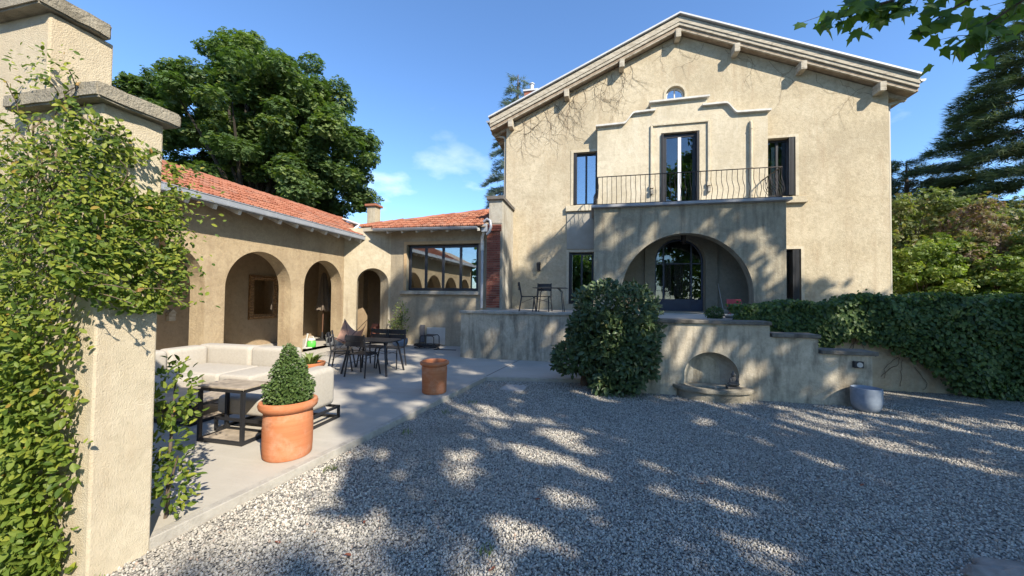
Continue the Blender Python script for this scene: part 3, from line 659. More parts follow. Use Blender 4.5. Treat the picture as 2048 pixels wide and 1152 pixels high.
m = MB(); m.box(-11.2, -10.9, -.8, 14.2, -.2, 4.3); m.box(-10.9, -7.2, 13.6, 13.9, -.2, 4.0); m.box(-10.9, XA, -.8, -.5, -.2, 4); m.build('rear_wall', M_arcin, arcade)
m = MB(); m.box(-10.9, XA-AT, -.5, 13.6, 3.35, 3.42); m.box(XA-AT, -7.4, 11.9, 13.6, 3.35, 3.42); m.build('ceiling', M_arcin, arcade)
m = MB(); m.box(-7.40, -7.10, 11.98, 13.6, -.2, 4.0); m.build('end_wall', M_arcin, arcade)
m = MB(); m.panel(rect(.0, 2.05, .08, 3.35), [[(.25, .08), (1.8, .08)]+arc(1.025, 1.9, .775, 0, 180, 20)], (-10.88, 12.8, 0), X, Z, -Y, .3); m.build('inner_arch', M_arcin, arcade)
# roof: deck, tiles, ridge, gutter, rafters
EX, EZ, AS = -7.93, 3.84, .48; RXX = -10.0; RZ = EZ+AS*(EX-RXX)
sl = math.atan(AS); ADX = Vector((-math.cos(sl), 0, math.sin(sl)))      # up-slope direction
m = MB(); m.add([(EX, -.8, EZ-.03), (EX, 12.2, EZ-.03), (RXX, 12.9, RZ-.03), (RXX, -.8, RZ-.03), (-12.3, -.8, 3.8), (-12.3, 14, 3.8), (RXX, 14, RZ-.03)], [(0, 1, 2, 3), (3, 2, 6, 5, 4)])
adeck = m.build('roof', M_soffit, arcade)
def tilemesh(w, l):
    prof = [(-.5, 0), (-.34, .036), (-.16, .0), (.02, .012), (.18, .002), (.36, .036), (.5, 0)]; v = []; f = []
    for yy, dz in ((0, .034), (l, -.004)):
        for a, c in prof: v.append((a*w, yy, c+dz))
    for a, c in prof: v.append((a*w, 0, c*.8-.004))
    for i in range(6): f += [(i, i+1, 8+i, 7+i), (14+i, 15+i, i+1, i)]
    me = bpy.data.meshes.new('roof_tile'); me.from_pydata(v, [], f); me.materials.append(M_tile); return me
TW, TL = .235, .335; me_tile = tilemesh(TW, TL+.05)
def lay_tiles(parent, O, along, upv, nrm, cols, rows, ok, maxparts, stuffname='tile_field'):
    """tiles laid from the eave O along 'along', rows going up 'upv'"""
    lst = []
    for r_ in range(rows):
        for c_ in range(cols):
            p = O+along*(c_+.5)*TW+upv*r_*TL
            if ok(p): lst.append(p)
    lst.sort(key=lambda p: (p-Vector((0, 0, 1.8))).length)
    B = Matrix((along, upv, nrm)).transposed().to_4x4(); off = Vector(parent.location)
    o_ = parent.parent
    while o_ is not None: off += o_.location; o_ = o_.parent
    rest = MB()
    for i, p in enumerate(lst):
        M = Matrix.Translation(p-off+nrm*rnd.uniform(-.004, .006)) @ B @ Matrix.Rotation(rnd.gauss(0, .012), 4, 'Z') @ Matrix.Rotation(rnd.gauss(0, .012), 4, 'X')
        if i < maxparts: inst('roof_tile', me_tile, parent, M)
        else: rest.add([(M @ v.co)+off for v in me_tile.vertices], [tuple(q.vertices) for q in me_tile.polygons])
    if rest.v: rest.build(stuffname, M_tile, parent, kind='stuff')
AN = Vector((math.sin(sl), 0, math.cos(sl)))
lay_tiles(arcade, Vector((EX+.03, 3.3, EZ)), Y, ADX, AN, 39, 8, lambda p: p.y < 12.15+(EX-p.x)*.30, 300)
m = MB()
m.lathe([(.105, 0), (.115, .40)], (0, 0, 0), 10, 0, math.pi); me_r = m.mesh('ridge_tile')
# half round ridge tile along +y (local x->z...)
for v in me_r.vertices: v.co = Vector((v.co.x, v.co.z, v.co.y-.03))
me_r.materials.append(M_tile)
for i in range(26): inst('ridge_tile', me_r, arcade, Matrix.Translation(Vector((RXX, 2.9+i*.385, RZ+.0))-Vector(arcade.location)) @ Matrix.Rotation(rnd.gauss(0, .02), 4, 'X'))
m = MB(); gx = EX+.035
m.box(gx-.005, gx+.075, -.8, 11.62, EZ-.135, EZ-.12); m.box(gx+.07, gx+.08, -.8, 11.62, EZ-.12, EZ-.0); m.box(gx-.05, gx-.01, -.8, 11.62, EZ-.15, EZ-.005); m.box(gx-.005, gx+.08, 11.605, 11.62, EZ-.12, EZ-.005)
m.tube([(gx+.08, -.8, EZ-.0), (gx+.08, 11.62, EZ-.0)], .013, 8)
gut = m.build('gutter', M_zinc, arcade)
for i in range(12):
    m = MB(); y = 4.6+i*.62; m.box(gx+.078, gx+.086, y-.012, y+.012, EZ-.13, EZ+.01); m.build('gutter_bracket', M_zinc, gut)
for i in range(18):
    y = 2.35+i*.557; m = MB(); x1 = EX-.02
    m.bar((XA+.0, y, EZ+.02), (EX+.02, y, EZ-.195), .085, .12); m.build('rafter', M_rafter, arcade, bevel=.006)
m = MB(); m.tube([(gx+.04, 11.45, EZ-.13), (gx+.04, 11.45, EZ-.23), (gx-.12, 11.35, EZ-.36), (XA+.22, 11.28, EZ-.40)], .04, 10); m.build('downpipe', M_rafter, arcade)

# ================================================================== GARDEN ROOM
YB2 = 11.8
room = thing('garden_room', 'low stucco garden room with a wide dark window and red tiles', 'building', (-5.2, YB2, 0))
wx = (-6.44, -3.80, 1.96, 3.57)
m = MB(); m.panel([(-7.06, -.2), (-3.40, -.2), (-3.40, 4.12), (-7.06, 4.12)], [rect(*wx)], (0, YB2, 0), X, Z, -Y, .3); m.build('front_wall', M_garden, room)
m = MB(); m.box(-7.06, -6.86, YB2+.3, 15.2, 0, 3.9); m.box(-7.06, -3.4, 15.2, 15.4, 0, 4.0); m.box(-6.86, -3.4, YB2+.3, 15.2, .1, .2); m.box(-6.86, -3.4, YB2+.3, 15.2, 3.75, 3.8); m.build('interior', M_room, room)
w = casement(room, wx[0]+.03, wx[1]-.03, wx[2]+.01, wx[3]-.03, YB2+.13, 4, fw=.085, mid=.08, mat=M_anthr, name='long_window')
m = MB(); m.box(wx[0]-.20, wx[1]+.10, YB2-.10, YB2-.0015, 1.83, 1.945); m.build('window_sill', M_pier, room, bevel=.01)
m = MB()
for q in ((wx[0]-.10, wx[0], wx[2], wx[3]+.10), (wx[0], wx[1]+.08, wx[3], wx[3]+.10)): m.box(q[0], q[1], YB2-.03, YB2-.0015, q[2], q[3])
m.build('window_surround', plain('ochre_render', (.48, .34, .19), .9, (.42, .29, .16), 5, .3), room)
BE_Y, BE_Z, BS = 11.28, 4.06, .45; bs = math.atan(BS); BU = Vector((0, math.cos(bs), math.sin(bs))); BN = Vector((0, -math.sin(bs), math.cos(bs)))
m = MB(); zz_ = lambda y: BE_Z+BS*(y-BE_Y)-.03
m.add([(-7.5, BE_Y, zz_(BE_Y)), (-3.42, BE_Y, zz_(BE_Y)), (-3.42, 13.6, zz_(13.6)), (-3.9, 13.6, zz_(13.6)), (-8.25, 11.7, zz_(11.7)), (-8.25, 11.5, zz_(11.5))], [(0, 1, 2, 3, 4, 5)])
m.add([(-3.42, 13.6, zz_(13.6)), (-3.42, 16, zz_(11.6)), (-9, 16, zz_(11.6)), (-8.25, 11.7, zz_(11.7)), (-3.9, 13.6, zz_(13.6))], [(0, 1, 2, 3, 4)])
m.build('roof', M_soffit, room)
hipline = lambda x: 11.65+(x+8.2)*.411
lay_tiles(room, Vector((-8.2, BE_Y-.03, BE_Z)), X, BU, BN, 21, 7, lambda p: p.y < hipline(p.x)-.05 and p.x < -3.5 and (p.x > -7.4 or p.y > 11.4), 300)
for i in range(13):
    a = i*.375; d_ = Vector((4.28, 1.76, .79)).normalized(); p = Vector((-8.2, 11.65, 4.235))+d_*a
    q = Matrix.Translation(p-Vector(room.location)+Z*.02) @ d_.to_track_quat('Y', 'Z').to_matrix().to_4x4() @ Matrix.Rotation(rnd.gauss(0, .03), 4, 'X'); inst('ridge_tile', me_r, room, q)
m = MB(); pr = [(math.cos(t), math.sin(t)) for t in np.linspace(math.pi, 2*math.pi, 9)]
vs = [(-7.38, BE_Y-.07+.075*a, BE_Z-.02+.075*c) for a, c in pr]+[(-3.66, BE_Y-.07+.075*a, BE_Z-.05+.075*c) for a, c in pr]
m.add(vs, [(i, i+1, 10+i, 9+i) for i in range(8)], True); m.add(vs[:9], [tuple(range(9))]); m.add(vs[9:], [tuple(range(9))]); m.tube([(-7.38, BE_Y-.145, BE_Z-.02), (-3.66, BE_Y-.145, BE_Z-.05)], .012, 6); m.build('gutter', M_zinc, room)
for i in range(7):
    m = MB(); x = -6.9+i*.54; m.bar((x, YB2, BE_Z+.05), (x, BE_Y-.0, BE_Z-.12), .07, .09); m.build('rafter', M_rafter, room, bevel=.005)
m = MB(); m.add([(-8.22, 11.42, 4.0), (-7.38, 11.24, 4.0), (-7.38, 11.24, 4.12), (-8.22, 11.42, 4.13), (-8.22, 11.52, 4.0), (-7.38, 11.34, 4.0), (-7.38, 11.34, 4.12), (-8.22, 11.52, 4.13)], [(0, 1, 2, 3), (5, 4, 7, 6), (3, 2, 6, 7), (4, 5, 1, 0), (1, 5, 6, 2), (4, 0, 3, 7)]); m.build('eave_board', M_bay, room)
m = MB(); pts = [(-8.28, 11.40, 4.10), (-8.22, 11.5, 4.2), (-8.3, 11.75, 4.32), (-8.7, 12.1, 4.45), (-9.5, 12.4, 4.72)]; m.tube(pts, .045, 8); m.build('valley_flashing', M_rafter, room)
m = MB(); m.box(-9.62, -9.22, 14.1, 14.5, 3.5, 5.62); chm = m.build('chimney', M_corner, room, bevel=.01); m = MB(); m.box(-9.70, -9.14, 14.02, 14.58, 5.621, 5.72); m.build('chimney_cap', M_tile, chm, bevel=.02)
t = MB(); t.box(-5.62, -4.95, YB2-.02, YB2-.0015, .12, .70); t.build('pale_render_patch', plain('pale_render', (.52, .50, .46), .9, (.44, .42, .38), 4), room)
t = MB(); t.box(-5.86, -5.70, YB2-.06, YB2-.0015, .18, .78); t.build('meter_box', plain('grey_meter_box', (.10, .10, .11), .6), room, bevel=.008)

# ================================================================== PARAPET WALL with brick pier
pier = thing('parapet_wall', 'weathered parapet wall ending in a red brick pier beside the villa', 'wall', (-3.2, 11.7, 0))
m = MB(); m.box(-3.42, -2.97, 11.72, YF-.002, 4.22, 4.99); m.box(-3.38, -2.97, 11.74, YF-.002, 0, 4.219); m.build('wall', M_pier, pier)
m = MB(); m.box(-3.49, -2.91, 11.63, YF-.004, 4.991, 5.11); m.build('coping', M_capd, pier, bevel=.012)
m = MB(); m.box(-3.44, -3.03, 11.66, 11.74, .1, 4.17); core = m.build('mortar_core', M_mortar, pier)
m = MB(); m.box(-.5, .5, -.5, .5, -.5, .5); me_br = m.mesh('brick'); me_br.materials.append(M_brick)
bh, gap = .062, .012; nc = int((4.2-1.42)/(bh+gap))
for c_ in range(nc):
    z = 1.42+c_*(bh+gap)+bh/2; top = c_ >= nc-3; x = -3.46 if not top else -3.50; xe = -3.02 if not top else -2.98
    ws = [.215, .21] if c_ % 2 else [.10, .215, .10]; tot = sum(ws)+gap*(len(ws)-1); k = (xe-x)/tot
    for w_ in ws:
        M = Matrix.Translation(Vector((x+w_*k/2, 11.655-(.03 if top else 0)+rnd.uniform(-.003, .003), z))-Vector(pier.location)) @ Matrix.Diagonal((w_*k, .05+(.06 if top else 0), bh, 1))
        inst('brick', me_br, pier, M); x += (w_+gap)*k
t = thing('drainpipe', 'grey zinc drainpipe with hopper running down beside the brick pier', 'drainpipe', (-3.62, 11.66, 0))
m = MB(); m.tube([(-3.62, 11.64, 3.55), (-3.62, 11.64, 1.40)], .05, 12); m.build('pipe', M_zinc, t)
m = MB(); m.tube([(-3.62, 11.64, 3.3), (-3.62, 11.64, 3.62)], .06, 12); m.tube([(-3.5, 11.5, 3.98), (-3.62, 11.6, 3.72), (-3.62, 11.64, 3.55)], .05, 10); m.build('sleeve', M_rafter, t)
m = MB(); m.box(-3.58, -3.40, 11.38, 11.56, 3.88, 4.14); m.build('hopper', M_zinc, t, bevel=.01)
m = MB(); m.tube([(-3.52, 11.45, 4.22), (-3.40, 11.43, 4.30), (-3.30, 11.43, 4.24), (-3.27, 11.43, 4.05), (-3.32, 11.43, 3.88), (-3.42, 11.45, 3.80)], .045, 10); m.build('elbow', M_zinc, t)

# ================================================================== RAISED LANDING and stair wall
land = thing('landing_wall', 'weathered low wall carrying the raised landing in front of the villa', 'wall', (-1, 9.75, 0))
m = MB(); m.box(-3.63, .55, 9.75, YF-.31+.3, 0, 1.31); m.build('wall', M_wall, land)
m = MB(); m.box(-3.68, .56, 9.70, 10.05, 1.312, 1.38); m.build('coping', M_pier, land, bevel=.01)
m = MB(); m.panel([(-3.63, 10.05), (.56, 10.05), (.56, 7.62), (3.0, 7.62), (3.0, 8.75), (9.2, 8.9), (9.2, 13.39), (-3.63, 13.39)], [], (0, 0, 1.34), X, Y, Z, .1)
tag(m.build('landing_pavement', M_terrace), kind='structure')
stair = thing('stair_wall', 'stained stepped stair wall with an arched fountain niche', 'wall', (2.5, 7.35, 0))
nw = [(1.64, .20), (2.55, .20)]+arc(2.095, .40, .455, 0, 180, 24, .42)
m = MB(); m.panel([(.5, -.1), (4.56, -.1), (4.56, .87), (3.78, .87), (3.78, 1.13), (3.04, 1.13), (3.04, 1.335), (.5, 1.335)], [nw], (0, 7.35, 0), X, Z, -Y, .30); m.build('wall', M_wall, stair)
m = MB(); segs = 12
# concave shell of the niche
vs = []; fs = []; ncol = len(nw)-1
pts = [(1.64, .20)]+arc(2.095, .40, .455, 180, 0, 24, .42)+[(2.55, .20)]
for j in range(8):
    t_ = j/7; k_ = math.cos(t_*math.pi/2); d_ = .30*math.sin(t_*math.pi/2)
    for (a, c) in pts: vs.append((2.095+(a-2.095)*(.35+.65*k_), 7.36+d_, .2+(c-.2)*(.75+.25*k_)))
npn = len(pts)
for j in range(7):
    for i in range(npn-1): fs.append((j*npn+i, j*npn+i+1, (j+1)*npn+i+1, (j+1)*npn+i))
m.add(vs, fs, True); m.add([vs[7*npn+i] for i in range(npn)], [tuple(range(npn))]); m.build('niche', M_pier, stair)
for (x0, x1, z, ov) in ((.5, 3.06, 1.336, .05), (3.062, 3.80, 1.131, .05), (3.802, 4.62, .871, .06)):
    m = MB(); m.box(x0, x1, 7.35-ov, 7.70, z, z+.066); m.build('coping', M_capst, stair, bevel=.012)
m = MB(); m.box(.5, .8, 7.65, 9.75, -.1, 1.33); m.box(.8, 3.04, 7.65, 7.95, -.1, 1.33); m.box(3.04, 3.06, 7.65, 8.8, -.1, 1.3); m.build('back_wall', M_wall, stair)
for i in range(7):
    m = MB(); x = 3.062+i*.27; m.box(x, x+.28, 7.66, 8.72, 0, 1.34-.19*(i+1)-i*.0005); m.build('step', M_concrete, stair)
fn = thing('wall_fountain', 'half round stone fountain basin at the foot of the niche', 'fountain', (2.1, 7.35, 0))
m = MB(); a0, a1 = math.pi+.02, 2*math.pi-.02; sc = []
for r_, z in ((.60, .0), (.60, .14), (.66, .15), (.675, .18), (.66, .215), (.47, .22), (.45, .20), (.45, .10)): sc.append((r_, z))
mm = MB(); mm.lathe(sc, (0, 0, 0), 36, math.pi, 2*math.pi); mm.v = [(a+2.11, c*.60+7.36, e) for a, c, e in mm.v]; mm.build('basin', M_cap, fn)
m = MB(); n_ = 28; m.add([(2.11+.46*math.cos(math.pi+math.pi*i/n_), 7.45+.36*math.sin(math.pi+math.pi*i/n_), .17) for i in range(n_+1)]+[(2.57, 7.66, .17), (1.65, 7.66, .17)], [tuple(range(n_+3))]); m.build('water', M_water, fn)
# small seated figurine
fg = thing('garden_figurine', 'small dark stone figure sitting cross legged on the fountain rim', 'statue', (2.42, 7.24, .215))
m = MB(); c_ = (2.42, 7.24, .215); m.box(c_[0]-.11, c_[0]+.11, c_[1]-.07, c_[1]+.07, .216, .245)
mb = bmesh.new()
def blob(loc, s):
    bmesh.ops.create_uvsphere(mb, u_segments=12, v_segments=8, radius=1, matrix=Matrix.Translation(Vector(loc)) @ Matrix.Diagonal((*s, 1)))
for l_, s_ in (((0, 0, .055), (.105, .07, .032)), ((0, .012, .125), (.052, .038, .075)), ((0, .0, .222), (.034, .034, .042)), ((0, .005, .268), (.016, .016, .016)), ((-.06, -.02, .11), (.02, .025, .055)), ((.06, -.02, .11), (.02, .025, .055)), ((0, -.045, .085), (.055, .03, .018)), ((0, -.032, .218), (.007, .008, .009)), ((-.035, 0, .215), (.006, .01, .018)), ((.035, 0, .215), (.006, .01, .018))): blob(l_, s_)
me = bpy.data.meshes.new('body'); mb.to_mesh(me); mb.free(); me.polygons.foreach_set('use_smooth', [True]*len(me.polygons)); me.materials.append(M_capd)
o = bpy.data.objects.new('body', me); COL.objects.link(o); o.parent = fg; o.location = (0, 0, .02)
rm_ = o.modifiers.new('r', 'REMESH'); rm_.mode = 'VOXEL'; rm_.voxel_size = .006; rm_.use_smooth_shade = True
m.build('plinth', M_capd, fg, bevel=.006)
t = thing('wall_spotlight', 'small black square wall light with round white lens on the lowest stair wall', 'light', (4.34, 7.35, .68))
m = MB(); m.box(4.27, 4.41, 7.29, 7.348, .66, .77); m.build('housing', M_dark, t, bevel=.008); m = MB(); m.tube([(4.345, 7.29, .715), (4.345, 7.28, .715)], .042, 20); m.build('lens', M_lens, t)
# wall carrying the ivy on the right
iw = thing('garden_wall', 'tan garden wall behind the steps, mostly hidden under ivy', 'wall', (6, 8.9, 0))
m = MB(); m.box(3.1, 13.5, 8.85, 9.1, -.1, 1.55); m.build('wall', stucco('tan_garden_wall', (.42, .35, .245), (.36, .285, .19), stain=(.30, .19, .10), stain_amt=.6, fine=60, bstr=.4), iw)

# ================================================================== GATE PIER on the left
gate = thing('gate_pier', 'tall roughcast gate pier with stepped concrete caps wrapped in jasmine', 'pier', (-3.3, 1.83, 0))
m = MB(); m.box(-3.72, -3.0, 1.66, 1.99, -.1, 2.985); m.build('low_pier', M_gate, gate, bevel=.012)
m = MB(); m.box(-5.6, -3.60, 1.70, 2.04, -.1, 3.69); m.build('tall_pier', M_gate, gate, bevel=.012)
def rough_cap(name, x0, x1, y0, y1, z0, z1, seed):
    bm = bmesh.new(); bmesh.ops.create_cube(bm, size=1, matrix=Matrix.Translation(((x0+x1)/2, (y0+y1)/2, (z0+z1)/2)) @ Matrix.Diagonal((x1-x0, y1-y0, z1-z0, 1)))
    bmesh.ops.bevel(bm, geom=bm.edges[:], offset=.012, segments=2, affect='EDGES')
    bmesh.ops.subdivide_edges(bm, edges=bm.edges[:], cuts=5, use_grid_fill=True)
    for v in bm.verts:
        nv = mnoise.noise_vector(v.co*14+Vector((seed, 0, 0)))*.006+mnoise.noise_vector(v.co*4+Vector((seed, 3, 0)))*.010
        e = min(abs(v.co.x-x0), abs(v.co.x-x1))+min(abs(v.co.z-z0), abs(v.co.z-z1)); v.co += nv*(1.5 if e < .05 else 1)
        v.co -= Vector(gate.location)
    me = bpy.data.meshes.new(name); bm.to_mesh(me); bm.free(); me.materials.append(M_cap); o = bpy.data.objects.new(name, me); COL.objects.link(o); o.parent = gate; me.polygons.foreach_set('use_smooth', [True]*len(me.polygons))
    try: me.set_sharp_from_angle(angle=R(35))
    except Exception: pass
rough_cap('low_cap', -3.80, -2.93, 1.59, 2.06, 2.986, 3.085, 1)
rough_cap('tall_cap', -5.7, -3.55, 1.62, 2.0, 3.691, 3.805, 5)

# ================================================================== VEGETATION
def limb_tree(name, base, H, r0, tips, mat, parent, nseg=6, seed=1, fork=.4):
    """trunk plus limbs reaching towards the clump centres in tips"""
    rr = random.Random(seed); m = MB(); base = Vector(base); top = base+Vector((0, 0, H))
    tp = [base+(top-base)*(i/nseg)+Vector((rr.uniform(-.12, .12), rr.uniform(-.12, .12), 0))*(i > 0)*r0*3 for i in range(nseg+1)]
    m.tube(tp, [r0*(1.25 if i == 0 else 1-.72*i/nseg) for i in range(nseg+1)], 10); o = m.build('trunk', mat, parent)
    m = MB()
    for t_ in tips:
        t_ = Vector(t_); f = min(max((t_.z-base.z)/H*fork*rr.uniform(.7, 1.25), .22), .96); k = f*nseg; i = min(int(k), nseg-1); s = tp[i].lerp(tp[i+1], k-i)
        mid = s.lerp(t_, .5)+Vector((rr.uniform(-.4, .4), rr.uniform(-.4, .4), rr.uniform(.1, .9)))*(t_-s).length*.12
        rb = r0*(1-.72*f)*.5; pts = [s, s.lerp(mid, .5)+Vector((0, 0, .05)), mid, mid.lerp(t_, .5)+Vector((0, 0, .1)), t_]
        m.tube(pts, [rb, rb*.8, rb*.6, rb*.4, rb*.12], 6, cap=False)
    m.build('limbs', mat, parent); return o
def ell_points(ells, n, seed, inner=.55):
    """clump centres spread through a union of ellipsoids (cx,cy,cz,rx,ry,rz)"""
    g = np.random.default_rng(seed); w = np.array([e[3]*e[4]*e[5] for e in ells])**.7; w /= w.sum(); k = g.choice(len(ells), n, p=w)
    u = g.normal(size=(n, 3)); u /= np.linalg.norm(u, axis=1, keepdims=True); r = inner+(1-inner)*g.random(n)**.7; E = np.array(ells)[k]
    return E[:, :3]+u*r[:, None]*E[:, 3:]
def leafy(name, label, cat, base, ells, nc, cr, per, lsize, fol, trunk=None, seed=1, group=None, T=T_QUAD, up=.5, flat=.7, parts=0, H=None, inner=.5):
    t = thing(name, label, cat, base, group)
    C = ell_points(ells, nc, seed, inner); g = np.random.default_rng(seed+9)
    Rd = g.uniform(cr[0], cr[1], nc); P, u, idx = clump_leaves(C, Rd, per, flat, .5)
    Nn = u*.6+np.array([0, 0, up])+unit(len(P))*.55; D = np.cross(Nn, unit(len(P)))+u*.35+np.array([0, 0, -.25]); S = lsize*g.uniform(.7, 1.3, len(P))
    tint = np.clip((.5+.16*g.normal(size=nc))[idx]+.14*g.normal(size=len(P)), 0, .999)
    if parts:
        i = nearest(P, parts); keep = np.ones(len(P), bool); keep[i] = False
        single_leaves(T, P[i], D[i], Nn[i], S[i], FOL[fol], t); P, D, Nn, S, tint = P[keep], D[keep], Nn[keep], S[keep], tint[keep]
    scatter('crown' if trunk else 'foliage', T, P, D, Nn, S, FOL[fol], t, None, tint)
    if trunk: limb_tree('trunk', base, H or trunk[0], trunk[1], C[g.choice(nc, min(nc, trunk[2]), replace=False)], trunk[3] if len(trunk) > 3 else M_bark, t, seed=seed)
    return t
# big maple behind the arcade
MX, MY = -18.2, 16.6
leafy('maple_tree', 'large dense green maple rising behind the red tiled arcade roof', 'tree', (MX, MY, 0),
      [(MX+.2, MY, 11.4, 4.7, 4.6, 3.7), (MX-3.7, MY-1.0, 11.8, 2.4, 2.8, 1.8), (MX+4.2, MY+.9, 9.3, 2.3, 3.0, 2.8), (MX-.6, MY-.2, 14.2, 2.2, 2.2, 2.0), (MX+2.2, MY+.4, 12.4, 2.4, 2.4, 2.2), (MX-1.6, MY-.5, 9.0, 4.4, 4.0, 2.6), (MX+3.0, MY+.6, 7.5, 3.0, 3.0, 1.5)],
      470, (.4, .85), 250, .20, 'maple', trunk=(12.5, .42, 30, M_barkd), seed=21, flat=.6, up=.9, T=T_SPRIG, inner=.35)
# cedars: whorled flat branches
def cedar(name, label, base, H, r0, Lmax, fol, seed, z0=.18, droop=.18, nb=62, tuft=.42, dens=1.0, group=None, up0=.25, top_taper=1.0, lean=0, lowk=1.0):
    g = random.Random(seed); t = thing(name, label, 'tree', base, group); base = Vector(base); m = MB()
    m.tube([base, base+Z*H*.4+X*lean*.4, base+Z*H*.75+X*lean*.8, base+Z*H+X*lean], [r0*1.2, r0*.8, r0*.4, .04], 8); m.build('trunk', M_bark, t)
    m = MB(); P = []; D = []; Nn = []
    for i in range(nb):
        f = z0+(1-z0)*((i+.5)/nb); L = Lmax*(1-f**1.6*top_taper)*g.uniform(.72, 1.12)*min(1, lowk+f*1.15)+.5; az = i*2.399+g.uniform(-.4, .4)
        s = base+Z*H*f+X*lean*f; d = Vector((math.cos(az), math.sin(az), 0)); pts = []
        for k in range(7):
            q = k/6; pts.append(s+d*L*q+Z*(up0*L*q-droop*L*q*q*1.6)+d.cross(Z)*math.sin(q*3+i)*.04*L)
        m.tube(pts, [max(r0*.25*(1-f)*(1-k/6)+.012, .01) for k in range(7)], 5, cap=False)
        ns = int(L*9*dens)
        for k in range(ns):
            q = .22+.78*(k+g.random())/ns; a = pts[min(int(q*6), 5)].lerp(pts[min(int(q*6)+1, 6)], q*6-int(q*6))
            w = (.30*L*(1-q)+.22+.3*math.sin(q*3.1))*g.choice((-1, 1)); sd = (d.cross(Z)*w+d*abs(w)*.75)
            nt_ = max(2, int(abs(w)*4.2*dens)+1)
            for j in range(nt_):
                e = (j+g.random())/nt_; pp = a+sd*e+Z*(g.gauss(0, .04+.014*Lmax)-.18*abs(w)*e*e)
                P.append(pp); D.append(sd.normalized()+d*.5+Vector((g.gauss(0, .35), g.gauss(0, .35), -.28+g.gauss(0, .2)))); Nn.append(Vector((g.gauss(0, .3), g.gauss(0, .3), 1)))
    m.build('limbs', M_bark, t); n = len(P)
    P, D, Nn = (np.array([tuple(v) for v in a]) for a in (P, D, Nn)); S = tuft*rng.uniform(.6, 1.25, n)
    scatter('crown', T_TUFT, P, D, Nn, S, FOL[fol], t, None, np.clip(.45+.2*rng.normal(size=n), 0, .999), fw=1.0); return t
cedar('cedar_tree', 'large dark cedar with spreading flat branches at the right edge', (32.6, 35.2, 0), 26, .75, 9.6, 'cedar', 4, z0=.18, nb=66, tuft=.8, dens=1.5, droop=.20, up0=.20, lowk=.25)
cedar('cedar_tree', 'smaller dark cedar with a flat top just right of the villa', (29.3, 42.5, 0), 15.2, .6, 7.0, 'cedar', 8, z0=.42, nb=54, tuft=.7, dens=1.3, up0=.20, top_taper=.55)
cedar('cedar_tree', 'pale blue cedar with drooping branches behind the left corner of the villa', (-7.2, 33.0, 0), 22.4, .4, 4.2, 'bluecedar', 12, z0=.25, nb=60, tuft=.6, dens=1.6, droop=.42, up0=.32, lean=.2)
# shrubs beyond the garden wall, right of the house
leafy('shrub', 'tall bright yellow green shrub close to the right corner of the villa', 'shrub', (11.2, 15.6, 0), [(11.2, 15.6, 1.9, 1.4, 1.3, 2.0), (12.0, 15.9, 2.3, 1.2, 1.2, 1.9)], 240, (.14, .36), 95, .10, 'yellow', trunk=(3, .06, 18), seed=31, T=T_SPRIG)
leafy('shrub', 'loose olive green tree behind the yellow green shrub by the villa corner', 'tree', (13.4, 19.0, 0), [(13.4, 19.0, 4.2, 2.0, 1.8, 2.2), (14.8, 19.5, 3.6, 1.8, 1.8, 2.0)], 240, (.2, .48), 95, .13, 'olive', trunk=(5, .10, 26), seed=37, T=T_SPRIG)
leafy('japanese_maple', 'reddish brown ornamental maple with open branching near the right edge', 'tree', (13.3, 15.9, 0), [(13.3, 15.9, 3.9, 1.15, 1.1, 1.5), (14.3, 16.5, 3.0, 1.2, 1.2, 1.3), (12.6, 15.6, 3.1, .8, .8, .8)], 150, (.14, .36), 75, .10, 'rust', trunk=(4.4, .09, 34), seed=41, T=T_SPRIG)
leafy('shrub', 'yellow green shrub standing in front of the reddish maple at the right edge', 'shrub', (12.9, 14.4, 0), [(12.9, 14.4, 1.7, 1.2, 1.0, 1.6), (13.9, 14.8, 2.6, .9, .9, 1.9)], 240, (.14, .36), 90, .095, 'yellow', trunk=(2.6, .05, 16), seed=43, T=T_SPRIG)
leafy('shrub', 'pale olive tree filling the right edge above the ivy wall', 'tree', (16.9, 19.4, 0), [(16.9, 19.4, 3.8, 1.9, 1.9, 2.5)], 170, (.2, .48), 95, .13, 'olive', trunk=(5, .1, 20), seed=47, T=T_SPRIG)
leafy('shrub', 'dark reddish shrub beside the villa below the small cedar', 'shrub', (16.8, 24.0, 0), [(16.8, 24.0, 4.9, 2.2, 2.0, 2.6)], 70, (.4, .7), 150, .18, 'rust', trunk=(5, .1, 18), seed=49, T=T_SPRIG)
